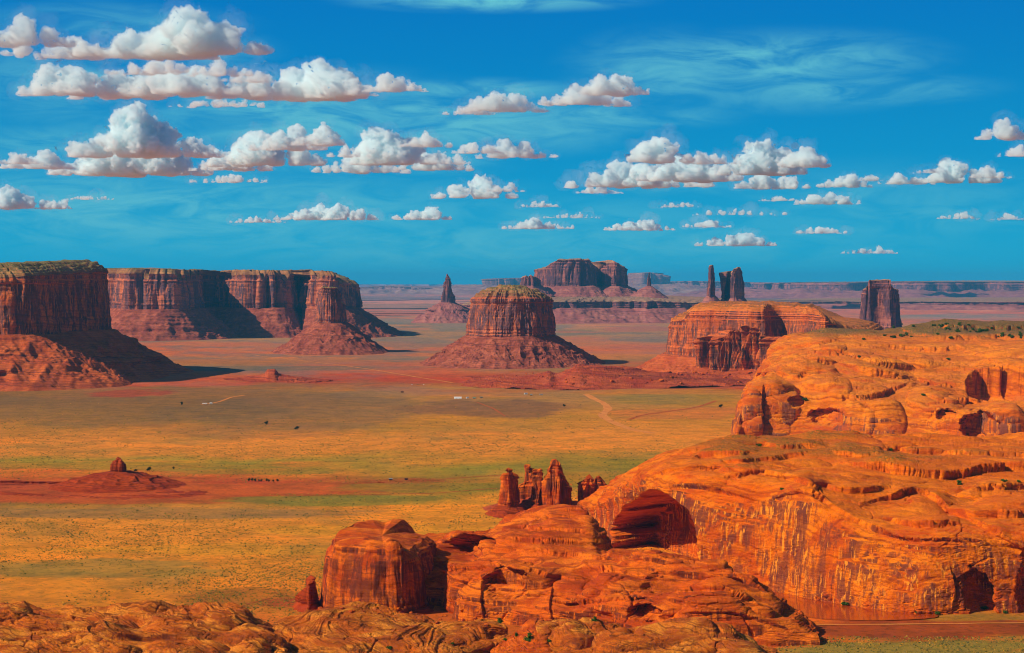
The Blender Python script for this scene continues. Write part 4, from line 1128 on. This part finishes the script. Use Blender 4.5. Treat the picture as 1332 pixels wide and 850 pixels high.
for nm, lb, x0, x1, D, crest, sd_, mat_ in [
    ('pale_knob_outcrop', 'pair of pale rounded knobs above a shaded hollow, bottom centre', 690, 812, 1800, [(690, 830), (705, 812), (725, 806), (750, 804), (775, 807), (790, 812), (805, 822), (812, 838)], 97, M_FORE),
    ('broad_dome_outcrop', 'broad tan dome with a shaded right end along the bottom edge', 770, 1008, 1770, [(770, 840), (790, 824), (820, 816), (860, 812), (900, 809), (925, 808), (950, 818), (975, 832), (1008, 854)], 98, M_FORE),
    ('small_round_outcrop', 'small rounded red mound at the right end of the rocky ridge', 1015, 1062, 1875, [(1015, 834), (1024, 818), (1035, 811), (1048, 813), (1058, 824), (1062, 834)], 99, M_CORE),
    ('cone_outcrop', 'small sandy cone left of the pale knobs at the bottom edge', 640, 716, 1800, [(640, 846), (665, 830), (685, 814), (698, 806), (706, 812), (716, 836)], 100, M_CORE)]:
    l3 = [(a, b_, D + 40) for a, b_ in crest]
    l2 = [(a, b_ + 0.22 * (858 - b_) + 3, D + 15) for a, b_ in crest]
    l1 = [(a, b_ + 0.62 * (862 - b_) + 4, D - 5) for a, b_ in crest]
    b0 = ground_line(l1, -25)
    P = loft([b0, l1, l2, l3, ground_line(l3, 40)], max(120, int((x1 - x0) * 2.0)), 170)
    P = rock_detail(P, unit=4.2, lump=4.2, pillow=1.2, cover=0.2, bedamp=0.8, bedsize=3.0, swirl=9, crack=1.8, seed=sd_, wallcrack=0.9, fineamp=0.35, tilt=(0.2, -0.2))
    add_loft(nm, lb, 'sandstone outcrop', P, mat_)

# --- small red butte on the plain at left
butte('little_red_butte', 'little dark red knob on a wide cone alone on the grassy plain at left', 'butte',
      [(142, 3300), (146, 3284), (158, 3282), (165, 3298), (163, 3318), (148, 3320)],
      [(140, 604), (146, 600), (152, 598), (158, 601), (166, 606)], 25, 105, M_RED, M_RED, M_RED, N=420, rows=(90, 60, 12), cap=2, flute=(9, 3), crack=(4, 1.3), seed=101, bay=(18, 2),
      batter=0.08, zfoot=-3, ledge=1.3, topnoise=2, rough=0.6, talus_pow=1.0)
butte('red_ledge', 'low crumbling dark red ledge round the foot of the little red butte', 'rock ledge',
      [(-60, 3250), (20, 3190), (110, 3130), (180, 3120), (240, 3160), (254, 3200), (230, 3260), (120, 3330), (-60, 3380)],
      [(-60, 644.5), (0, 644.5), (120, 645.5), (260, 643.5)], 1.5, 60, M_RED, M_RED, M_RED, N=1000, rows=(30, 14, 40), cap=2.5, flute=(12, 5), crack=(6, 2.2), seed=103, bay=(40, 12),
      batter=0.1, zfoot=-3, ledge=1.0, topnoise=1.2, rough=0.4)

# --- low red ridges across the valley
def ridge(name, label, base, crest, Dadd, sd_, ncol, nrow, lump=9):
    b0 = line(base, add=0)
    l2 = setback(b0, crest, Dadd)
    mid = [(a[0], 0.5 * (float(np.interp(a[0], [q[0] for q in base], [q[1] for q in base])) + a[1]), 0.35 * Dadd + float(np.interp(a[0], [q[0] for q in b0], [q[2] for q in b0]))) for a in crest]
    P = loft([b0, mid, l2, ground_line(l2, Dadd)], ncol, nrow, weights=[1, 1, 1])
    P = rock_detail(P, unit=11, lump=lump, bedamp=0.9, bedsize=7, swirl=8, crack=2.5, seed=sd_, wallcrack=1.5, fineamp=4.0 if lump > 3 else 1.4)
    add_loft(name, label, 'rock ridge', P, M_REDT)


M_REDT = rock_mat('red_rubble', rk(160, 62, 34), rk(178, 82, 42), rk(108, 42, 30), rk(90, 40, 30), unit=10, vamt=0.3, bump=1.3)
ridge('red_mound', 'dark red rubble mound under the red spires',
      [(612, 665), (650, 668), (700, 672), (750, 674), (800, 674)], [(612, 664), (640, 657), (665, 648), (690, 644), (720, 648), (760, 655), (800, 666)], 60, 115, 300, 90, lump=2)
ridge('low_red_ridge', 'long low red rubble ridge running right from the round butte to the fluted columns',
      [(585, 502), (640, 505), (760, 508), (860, 506), (960, 503), (1020, 500)], [(585, 501), (610, 494), (640, 492), (690, 489), (705, 486), (714, 483), (724, 487), (755, 474), (800, 476), (850, 484), (900, 488), (960, 490), (1020, 492)], 420, 111, 700, 110)
ridge('knobbed_red_ridge', 'short low red ridge with a tiny knob on the plain below the square butte',
      [(290, 494), (340, 498), (400, 498), (432, 496)], [(290, 493), (330, 490), (345, 487), (349, 481), (356, 481), (362, 487), (390, 491), (432, 495)], 180, 113, 300, 60, lump=4)

# ------------------------------------------------------------------ roads and water
def strip(name, pts, w, mat, lift=0.5, kind='structure'):
    A_ = np.array(pts, float)
    t = np.r_[0, np.cumsum(np.hypot(*np.diff(A_, axis=0).T))]
    q = np.linspace(0, t[-1], max(12, int(t[-1] / 1.5)))
    a = pchip(t, A_, q)
    D = GD(a[:, 1]); x = (a[:, 0] - CX) / FPX * D
    C = np.stack([x, D], 1)
    d = np.gradient(C, axis=0); d /= np.linalg.norm(d, axis=1, keepdims=True) + 1e-9
    nn = np.stack([-d[:, 1], d[:, 0]], 1)
    ww = w * (1 + 0.3 * fbm(x / 60, D / 60, 0.5, 2, seed=3))[:, None] / 2
    rows = [np.column_stack([C + nn * ww * k, gz(*(C + nn * ww * k).T) + lift]) for k in (-1, -0.4, 0.4, 1)]
    V = np.stack(rows)
    o = mesh_obj(name, V, gridF(4, len(q)), mat)
    return tag(o, kind=kind)


M_ROAD = simple_mat('pale_track_dust', rk(214, 134, 62), rk(200, 118, 50), 1 / 20)
M_TRK = simple_mat('red_track_dust', rk(178, 88, 34), rk(164, 76, 28), 1 / 20)
strip('dirt_road', [(762, 513), (775, 520), (787, 526), (791, 532), (784, 539), (791, 546), (806, 553), (820, 558), (838, 562), (850, 564)], 22, M_ROAD)
strip('dirt_track', [(818, 546), (835, 540), (870, 535), (905, 530), (932, 522)], 12, M_TRK)
strip('pale_road', [(330, 462), (400, 470), (460, 478), (520, 487), (560, 493), (590, 498)], 12, M_ROAD)
strip('dirt_track', [(262, 527.5), (285, 523.5), (302, 517), (318, 514.5)], 9, M_ROAD)
strip('dirt_track', [(430, 630), (492, 628.5), (560, 626), (600, 623), (660, 618)], 6, M_TRK)
strip('dirt_track', [(380, 646.5), (450, 645), (560, 643), (650, 637)], 5, M_TRK)
strip('dirt_track', [(280, 798), (310, 788), (352, 776)], 2.2, M_TRK)
strip('dirt_track', [(1045, 814), (1120, 813), (1220, 811.5), (1420, 811)], 4.5, M_ROAD)
strip('dirt_track', [(620, 524), (640, 531), (657, 541)], 6, M_TRK)

wm, T, b = new_mat('muddy_water')
g = T.node('ShaderNodeNewGeometry')
b.inputs['Base Color'].default_value = (*rk(166, 62, 14), 1)
b.inputs['Roughness'].default_value = 0.12; b.inputs['Specular IOR Level'].default_value = 0.5
bp = T.node('ShaderNodeBump'); bp.inputs['Strength'].default_value = 0.15; bp.inputs['Distance'].default_value = 0.05
T.l.new(T.noise(g.outputs['Position'], 0.8, 2), bp.inputs['Height']); T.l.new(bp.outputs[0], b.inputs['Normal'])
pond = [(975, 762), (1050, 770), (1100, 778), (1150, 786), (1222, 795), (1222, 805), (1180, 807), (1130, 808), (1060, 806), (1035, 800), (1005, 785)]
pw = np.array([((px - CX) / FPX * GD(py), GD(py)) for px, py in pond])
pw, _ = poly_resample(pw, 160)
pw = pw + 3 * np.stack([fbm(pw[:, 0] / 15, pw[:, 1] / 15, .5, 2, seed=3), fbm(pw[:, 0] / 15, pw[:, 1] / 15, .5, 2, seed=4)], 1)
zc = float(gz(*pw.T).max()) + 0.25
cen = pw.mean(0)
V = np.array([(cen[0], cen[1], zc)] + [(a, b_, zc) for a, b_ in pw])
F = [(0, i + 1, (i + 1) % 160 + 1) for i in range(160)]
tag(mesh_obj('pond_water', V, F, wm), kind='structure')

# ------------------------------------------------------------------ scrub that nobody could count
NS = 170000
px = rng.uniform(-60, 1400, NS * 2); u = rng.random(NS * 2)
py = 520 + 340 * u ** 0.85
D = GD(py); x = (px - CX) / FPX * D
dens = 0.42 + 1.1 * fbm(x / 260, D / 420, 0.4, 4, seed=21) + 0.8 * fbm(x / 30, D / 60, 0.4, 3, seed=22)
bare = (px > 960) & (py > 760) & (py < 828)
bare |= (((px - 130) / 230) ** 2 + ((py - 640) / 15) ** 2 < 1) | (((px - 350) / 210) ** 2 + ((py - 636) / 7) ** 2 < 1)
bare |= (((px - 600) / 120) ** 2 + ((py - 822) / 22) ** 2 < 1)
dens = np.where(bare, -0.2, dens)
dens *= sstep(515, 570, py) * 0.8 + 0.2
keep = rng.random(NS * 2) < dens
x, D, py = x[keep][:NS], D[keep][:NS], py[keep][:NS]
n = len(x)
r = (0.30 + 0.85 * rng.random(n) ** 4) * (0.7 + D / 5600)
K = 5
a0 = rng.random(n)[:, None] * 6.28 + np.arange(K)[None] * 6.283 / K
rr = r[:, None] * (0.7 + 0.6 * rng.random((n, K)))
zg = gz(x, D)
ring = np.stack([x[:, None] + rr * np.cos(a0), D[:, None] + rr * np.sin(a0), np.broadcast_to(zg[:, None] - 0.1, rr.shape)], -1)
mid = np.stack([x[:, None] + 0.85 * rr * np.cos(a0 + .3), D[:, None] + 0.85 * rr * np.sin(a0 + .3), zg[:, None] + r[:, None] * (0.5 + 0.25 * rng.random((n, K)))], -1)
top_ = np.stack([x, D, zg + r * (0.8 + 0.35 * rng.random(n))], -1)[:, None]
V = np.concatenate([ring, mid, top_], 1)
base = np.arange(n)[:, None] * (2 * K + 1)
F = []
for k in range(K):
    k2 = (k + 1) % K
    F += [np.concatenate([base + k, base + k2, base + K + k2], 1), np.concatenate([base + k, base + K + k2, base + K + k], 1), np.concatenate([base + K + k, base + K + k2, base + 2 * K], 1)]
F = np.concatenate(F)
pal = np.array([rk(112, 108, 40), rk(140, 118, 40), rk(88, 84, 44), rk(160, 122, 44), rk(122, 104, 56), rk(84, 80, 32), rk(176, 126, 40)])
ci = rng.integers(0, len(pal), n)
colr = np.repeat(pal[ci][:, None] * (0.7 + 0.5 * rng.random((n, 1, 1))), 2 * K + 1, 1)
colr = np.concatenate([colr, np.ones(colr.shape[:2] + (1,))], -1)
sm, T, b = new_mat('scrub_leaves')
at = T.node('ShaderNodeAttribute'); at.attribute_name = 'soil'
T.l.new(at.outputs['Color'], b.inputs['Base Color'])
tag(mesh_obj('scrub', V.reshape(-1, 3), F, sm, smooth=False, colors=colr.reshape(-1, 4)), kind='stuff')

# ------------------------------------------------------------------ bushes and trees one can tell apart
M_LEAF = simple_mat('bush_leaves', rk(76, 104, 28), rk(52, 78, 22), 2.0)
M_LEAFD = simple_mat('dark_tree_leaves', rk(48, 58, 28), rk(34, 44, 22), 2.0)
M_WOOD = simple_mat('bark', rk(96, 66, 42), None, 3.0)


def leaf_cloud(nl, rad, hz, z0, seed, leaf):
    r_ = np.random.default_rng(seed)
    lob = r_.normal(0, 0.42, (7, 3)); 
    c = lob[r_.integers(0, 7, nl)] + r_.normal(0, 0.26, (nl, 3))
    c = c * np.array([rad, rad, hz]) + np.array([0, 0, z0])
    c[:, 2] = np.maximum(c[:, 2], 0.05)
    d1_ = r_.normal(0, 1, (nl, 3)); d1_ /= np.linalg.norm(d1_, axis=1, keepdims=True)
    d2_ = np.cross(d1_, r_.normal(0, 1, (nl, 3))); d2_ /= np.linalg.norm(d2_, axis=1, keepdims=True)
    V = np.stack([c - d1_ * leaf, c + d2_ * leaf * .6, c + d1_ * leaf, c - d2_ * leaf * .6], 1).reshape(-1, 3)
    return V, np.arange(nl * 4).reshape(-1, 4)


def stems(nst, h, spread, r0, seed):
    r_ = np.random.default_rng(seed); V = []; F = []
    for i in range(nst):
        a = r_.random() * 6.28; e = np.array([math.cos(a) * spread * r_.random(), math.sin(a) * spread * r_.random(), h * (0.7 + .3 * r_.random())])
        b_ = len(V)
        for k, (f, q) in enumerate(((0, 1.0), (0.5, 0.7), (1, 0.25))):
            c = e * f + np.array([0, 0, -0.15 if k == 0 else 0])
            for m_ in range(5):
                V.append(c + r0 * q * np.array([math.cos(m_ * 1.2566), math.sin(m_ * 1.2566), 0]))
        for k in range(2):
            for m_ in range(5):
                F.append((b_ + k * 5 + m_, b_ + k * 5 + (m_ + 1) % 5, b_ + (k + 1) * 5 + (m_ + 1) % 5, b_ + (k + 1) * 5 + m_))
    return np.array(V), F


def make_plant(name, tree, seed):
    t = thing(name, 'x', 'tree' if tree else 'bush')
    if tree:
        V, F = leaf_cloud(900, 1.5, 1.5, 2.6, seed, 0.34); V2, F2 = stems(5, 3.0, 1.0, 0.16, seed)
        mesh_obj('crown', V, F, M_LEAFD, t, smooth=False); mesh_obj('trunk', V2, F2, M_WOOD, t)
    else:
        V, F = leaf_cloud(600, 1.0, 0.75, 0.7, seed, 0.24); V2, F2 = stems(6, 0.9, 0.6, 0.06, seed)
        mesh_obj('foliage', V, F, M_LEAF, t, smooth=False); mesh_obj('stem', V2, F2, M_WOOD, t)
    return t


dg = bpy.context.evaluated_depsgraph_get()


def hit(px_, py_):
    d = Vector(((px_ - CX) / FPX, 1.0, -(py_ - HY) / FPX)).normalized()
    o = Vector((0, 0, CAM_H))
    for _ in range(6):
        ok, loc, nr_, idx, ob, mt = scene.ray_cast(dg, o, d)
        if not ok: return None
        if ob.name.startswith(('haze', 'scrub')): o = loc + d * 0.5; continue
        return loc
    return None


protos = {(False, k): None for k in range(3)}; protos.update({(True, k): None for k in range(3)})


def plant(px_, py_, size, label, tree=False, group=None):
    loc = hit(px_, py_)
    if loc is None: return
    k = random.randrange(3)
    p = protos[(tree, k)]
    if p is None:
        p = make_plant('juniper_tree' if tree else 'desert_bush', tree, 300 + k + 10 * tree); protos[(tree, k)] = p; r_ = p
    else:
        r_ = p.copy(); COL.objects.link(r_)
        for ch in list(p.children):
            c = ch.copy(); COL.objects.link(c); c.parent = r_
    r_.location = (loc.x, loc.y, loc.z - 0.1)
    r_.rotation_euler = (0, 0, random.random() * 6.28)
    r_.scale = (size * random.uniform(0.9, 1.3), size * random.uniform(0.9, 1.3), size * random.uniform(0.8, 1.1))
    r_['label'] = label
    if group: r_['group'] = group
    elif 'group' in r_: del r_['group']


for a in [
    (507, 846, 1.9, 'low green bush on sand at the bottom edge under the whorled outcrop'),
    (588, 840, 1.6, 'small bush on the sandy slope at the right end of the whorled outcrop'),
    (657, 835, 2.0, 'green bush left of the biggest bush on the red sand'),
    (688, 835, 3.4, 'biggest bright green bush on the red sand at bottom centre'),
    (672, 829, 1.8, 'small bush just above the biggest bush on the red sand'),
    (714, 837, 2.0, 'bush on the side of the small sandy cone'),
    (774, 809, 2.2, 'green bush on top of the pale knobs at bottom centre'),
    (650, 811, 2.4, 'bush at the foot of the rocky ridge above the red sand'),
    (1250, 631, 3.0, 'dark round bush alone on the orange slickrock at right'),
    (1283, 794, 3.0, 'green bush at the mouth of the small dark cave at lower right'),
    (1101, 789, 3.2, 'bright green bush on the far bank of the red pond'),
    (1017, 638, 2.2, 'bush at the brow above the streaked alcove mesa wall'),
    (1306, 627, 2.2, 'left of two bushes on the ledge at the far right of the slickrock'),
    (1326, 628, 2.0, 'right of two bushes on the ledge at the far right of the slickrock'),
    (1222, 801, 2.4, 'bush at the right-hand tip of the red pond'),
    (1160, 587, 2.8, 'green bush on the rubble strip along the terrace top'),
    (1234, 468, 4.0, 'bush near the upper rim of the big shaded recess at right'),
    (1201, 515, 4.0, 'bush on pale slickrock left of the big shaded recess'),
    (1048, 521, 4.2, 'bush beside the small dark hole in the pale slickrock'),
    (1117, 465, 4.2, 'bush on the upper pale slickrock between dome and brown flat'),
    (1124, 442, 4.2, 'bush below the block tower on the orange flat top'),
    (989, 581, 3.0, 'bush at the left end of the rubble strip on the terrace'),
    (1195, 799, 2.0, 'small bush on the pond bank where the wall meets the flat'),
    (1310, 800, 2.2, 'bush on the green verge at the foot of the wall, lower right')]:
    plant(*a)
for i in range(34):                                        # dotted along the high brown flat at right
    plant(random.uniform(1150, 1330), random.uniform(422.5, 441), random.uniform(3.5, 6), 'dark bush on the high brown flat top at far right', False, 'bushes on the high brown flat')
for i in range(9):
    plant(322 + i * 4.9 + random.uniform(-2.4, 2.4), 627.3 + random.uniform(-.5, .5), random.uniform(1.0, 1.5), 'dark juniper in the short row on the red wash', True, 'row of junipers on the red wash')
for a in [(176, 614.5, 1.3, 'dark juniper just right of the knob of the little red butte'), (193, 614.5, 2.0, 'wide dark juniper, right one of two behind the little red butte'),
          (938, 531, 2.6, 'dark juniper on the plain beside the bulbous slickrock end'), (346, 553, 2.4, 'dark juniper on the grey plain, left one of a far-apart pair'),
          (386, 560, 2.0, 'dark juniper on the grey plain, right one of a far-apart pair'), (236, 527.5, 2.2, 'dark juniper left of the lone homestead'),
          (225, 611, 1.2, 'small dark juniper on the green strip behind the little red butte'), (734, 530, 2.2, 'lone dark juniper on the yellow plain by the bend of the road')]:
    plant(a[0], a[1], a[2], a[3], True)
for p in protos.values():
    if p and p['label'] == 'x': bpy.data.objects.remove(p)

# ------------------------------------------------------------------ boulders at the foot of the near walls
bprot = []
for k in range(3):
    V0, F0 = ICO[3]
    q = V0 * 1.3 + k * 9.0
    V1 = V0 * (1 + 0.45 * fbm(q[:, 0], q[:, 1], q[:, 2], 3, seed=40 + k))[:, None]
    V1 = np.clip(V1, -0.86, 0.86) * np.array([1.25, 1.0, 0.8])
    bprot.append(mesh_obj('boulder', V1, F0, M_CORE))
bused = [False] * 3
for (x0, y0, x1_, y1_, n_, s_, lb, gr) in [
        (1050, 776, 1085, 781, 7, 1.9, 'orange boulder on the bank between the red pond and the streaked wall', 'boulders on the pond bank'),
        (1196, 797, 1245, 799, 7, 1.7, 'orange boulder at the foot of the wall left of the small dark cave', 'boulders left of the small cave'),
        (560, 794, 720, 822, 16, 1.5, 'orange boulder on the sand before the rocky ridge', 'boulders on the sand'),
        (400, 792, 545, 801, 12, 1.6, 'orange boulder at the foot of the fluted buttress', 'boulders below the fluted buttress'),
        (625, 652, 700, 668, 12, 1.7, 'dark red boulder on the mound under the red spires', 'boulders on the red mound'),
        (860, 484, 1000, 500, 22, 5.5, 'red boulder on the slope under the fluted columns', 'boulders under the fluted columns'),
        (640, 486, 900, 502, 22, 4.5, 'red boulder on the long low rubble ridge', 'boulders on the low ridge')]:
    for _ in range(n_):
        loc = hit(random.uniform(x0, x1_), y0 + (y1_ - y0) * random.random())
        if loc is None: continue
        k = random.randrange(3)
        if bused[k]: o = bprot[k].copy(); COL.objects.link(o)
        else: o = bprot[k]; bused[k] = True
        s2 = s_ * random.uniform(0.5, 1.5)
        o.location = (loc.x, loc.y, loc.z + 0.15 * s2); o.scale = (s2, s2, s2); o.rotation_euler = (0, 0, random.random() * 6.28)
        tag(o, lb, 'boulder', gr)

# ------------------------------------------------------------------ homesteads
M_WHITE = simple_mat('white_siding', (0.78, 0.78, 0.74), (0.7, 0.7, 0.66), 0.5)
M_TAN = simple_mat('tan_siding', rk(176, 140, 110), None, 0.5)
M_ROOF = simple_mat('grey_metal_roof', rk(150, 160, 166), rk(130, 140, 146), 0.5)
M_TEAL = simple_mat('teal_metal_roof', rk(90, 140, 130), rk(80, 124, 116), 0.5)
M_GLASS = simple_mat('window_glass', (0.03, 0.04, 0.05), (0.05, 0.06, 0.07), 1, 0.1)
M_BROWN = simple_mat('brown_board', rk(96, 58, 40), None, 0.5)


def box(x0, x1, y0, y1, z0, z1):
    V = [(x, y, z) for x in (x0, x1) for y in (y0, y1) for z in (z0, z1)]
    return V, [(0, 1, 3, 2), (4, 6, 7, 5), (0, 4, 5, 1), (2, 3, 7, 6), (0, 2, 6, 4), (1, 5, 7, 3)]


def house(name, cat, label, px_, py_, L, Wd, hh, wallm, roofm, rot=0.0, group=None):
    D_ = GD(py_); x_ = (px_ - CX) / FPX * D_
    t = thing(name, label, cat, (x_, D_, float(gz(x_, D_)) - 0.2), group)
    t.rotation_euler = (0, 0, rot)
    V, F = box(-L / 2, L / 2, -Wd / 2, Wd / 2, 0, hh)
    mesh_obj('wall', V, F, wallm, t, smooth=False, loc=(0, 0, 0))
    e = 0.4; rh = Wd * 0.22
    V = [(-L / 2 - e, -Wd / 2 - e, hh), (L / 2 + e, -Wd / 2 - e, hh), (L / 2 + e, 0, hh + rh), (-L / 2 - e, 0, hh + rh), (-L / 2 - e, Wd / 2 + e, hh), (L / 2 + e, Wd / 2 + e, hh)]
    V = [(a, b_, c + 0.02) for a, b_, c in V] + [(a, b_, c + 0.22) for a, b_, c in V]
    F = [(0, 1, 2, 3), (3, 2, 5, 4), (6, 9, 8, 7), (9, 10, 11, 8), (0, 6, 7, 1), (4, 5, 11, 10), (0, 3, 9, 6), (3, 4, 10, 9), (1, 7, 8, 2), (2, 8, 11, 5)]
    mesh_obj('roof', V, F, roofm, t, smooth=False, loc=(0, 0, 0))
    V, F = box(-0.5, 0.5, -Wd / 2 - 0.06, -Wd / 2 + 0.05, 0.2, 2.2)
    mesh_obj('door', V, F, M_BROWN, t, smooth=False, loc=(0, 0, 0))
    for q in (-0.36, -0.18, 0.2, 0.38):
        V, F = box(L * q - 0.7, L * q + 0.7, -Wd / 2 - 0.05, -Wd / 2 + 0.05, 1.1, 2.1)
        mesh_obj('window', V, F, M_GLASS, t, smooth=False, loc=(0, 0, 0))
    return t


house('long_house', 'house', 'long white single-storey building, largest of the settlement on the plain', 595.5, 519.5, 22, 9, 4.2, M_WHITE, M_WHITE)
house('small_house', 'house', 'small white house second from the left in the settlement', 608, 519, 8, 6, 3.4, M_WHITE, M_ROOF, 0.3)
house('small_house', 'house', 'teal-roofed shed, third from the left in the settlement', 617, 519.6, 9, 6, 3.2, M_TAN, M_TEAL, -0.2)
house('small_house', 'house', 'teal-roofed shed at the right end of the settlement', 626, 518.8, 9, 6, 3.2, M_TAN, M_TEAL, 0.1)
house('small_house', 'house', 'white trailer home, left building of the pair below the round butte', 684, 513, 10, 5, 3.6, M_WHITE, M_ROOF, 0.2)
house('small_house', 'house', 'brown shed beside the white trailer home below the round butte', 691, 514.4, 7, 5, 3.2, M_BROWN, M_ROOF)
house('small_house', 'house', 'tan shed, rightmost building below the round butte', 704, 514, 11, 5, 3.0, M_TAN, M_ROOF)
house('small_house', 'house', 'dark shed on a bare orange patch between ridge and settlement', 523, 511, 9, 5, 3.0, M_BROWN, M_BROWN)
house('small_house', 'house', 'pale trailer home of the lone homestead on the grey plain', 266, 527.2, 13, 5, 3.2, M_TAN, M_WHITE)
house('small_house', 'house', 'small pale outbuilding of the lone homestead on the grey plain', 274, 526.5, 7, 5, 3.0, M_WHITE, M_WHITE)
house('small_house', 'house', 'dark shed with a light roof beside the red wash', 508, 626, 6, 4, 3.0, M_BROWN, M_ROOF)
house('small_house', 'house', 'brown cabin by the rubble heap beside the red wash', 528, 625.5, 5, 4, 2.6, M_BROWN, M_BROWN, 0.2)

# rubble heaps by the sheds
for k, (px_, py_, w, lb) in enumerate([(537, 626, 9, 'reddish boulder heap right of the brown cabin'), (495, 629, 8, 'low boulder heap left of the dark shed')]):
    D_ = GD(py_); x0 = (px_ - CX) / FPX * D_
    th = np.linspace(0, 2 * np.pi, 60, endpoint=False); ph = np.linspace(0, 1, 20)
    Xg = x0 + w * np.cos(th)[None] * ph[::-1][:, None]; Yg = D_ + w * 0.7 * np.sin(th)[None] * ph[::-1][:, None]
    Zg = gz(Xg, Yg) - 0.3 + 3.4 * (1 - ph[::-1][:, None] ** 2) * (0.7 + 0.5 * fbm(Xg / 3, Yg / 3, .3, 3, seed=4, mode='billow'))
    tag(mesh_obj('boulder_heap', np.stack([Xg, Yg, Zg], -1), gridF(20, 60, True), M_RED, loc=(x0, D_, 0)), lb, 'boulder heap')

# parked cars near the ridge: body, cabin, wheels
M_PAINT = [simple_mat('white_car_paint', (0.75, 0.75, 0.75), (0.7, 0.7, 0.7), 1, 0.3), simple_mat('dark_car_paint', (0.04, 0.05, 0.06), (0.05, 0.05, 0.06), 1, 0.3)]
M_TYRE = simple_mat('tyre_rubber', (0.02, 0.02, 0.02), (0.03, 0.03, 0.03))


def make_car(paint, label):
    t = thing('parked_car', label, 'car')
    prof = [(-2.3, 0.4), (-2.3, 0.95), (-1.2, 1.05), (-0.7, 1.65), (1.1, 1.7), (1.7, 1.1), (2.3, 1.0), (2.3, 0.4)]
    V = [(x_, s, z_) for s in (-0.9, 0.9) for x_, z_ in prof]; k = len(prof)
    Fq = [(i, (i + 1) % k, k + (i + 1) % k, k + i) for i in range(k)] + [(0, 1, 6, 7), (1, 2, 5, 6), (2, 3, 4, 5), (k, k + 7, k + 6, k + 1), (k + 1, k + 6, k + 5, k + 2), (k + 2, k + 5, k + 4, k + 3)]
    mesh_obj('body', V, Fq, paint, t, smooth=False)
    V, F = box(-0.7, 1.05, -0.93, 0.93, 1.12, 1.5); mesh_obj('window', V, F, M_GLASS, t, smooth=False)
    for wx in (-1.45, 1.45):
        for wy in (-0.85, 0.85):
            an = np.linspace(0, 2 * np.pi, 14, endpoint=False)
            V = [(wx, wy + s, 0.35) for s in (-.12, .12)] + [(wx + .35 * math.cos(q), wy + s, .35 + .35 * math.sin(q)) for s in (-.12, .12) for q in an]
            F = [(2 + i, 2 + (i + 1) % 14, 16 + (i + 1) % 14, 16 + i) for i in range(14)] + [(0, 2 + (i + 1) % 14, 2 + i, 0) for i in range(0)]
            mesh_obj('wheel', V, F, M_TYRE, t)
    return t


c_lab = ['dark parked car, leftmost in the line below the low red ridge', 'white parked car second in the line below the low red ridge', 'dark parked car in the middle of the line below the ridge',
         'white parked car, fourth in the line below the low red ridge', 'dark parked car, rightmost in the line below the low red ridge']
cp = [make_car(M_PAINT[1], 'x'), make_car(M_PAINT[0], 'x')]
for i, px_ in enumerate([531, 536, 543, 551, 562]):
    src = cp[(i + 1) % 2 == 0]
    if i < 2: o = cp[i]
    else:
        o = cp[i % 2].copy(); COL.objects.link(o)
        for ch in list(cp[i % 2].children):
            c = ch.copy(); COL.objects.link(c); c.parent = o
    D_ = GD(500.5 + 0.4 * (i % 2)); x_ = (px_ - CX) / FPX * D_
    o.location = (x_, D_, float(gz(x_, D_))); o.rotation_euler = (0, 0, 0.4 * i)
    o.scale = (1.3, 1.3, 1.3)
    o['label'] = c_lab[i]; o['group'] = 'cars parked below the low red ridge'
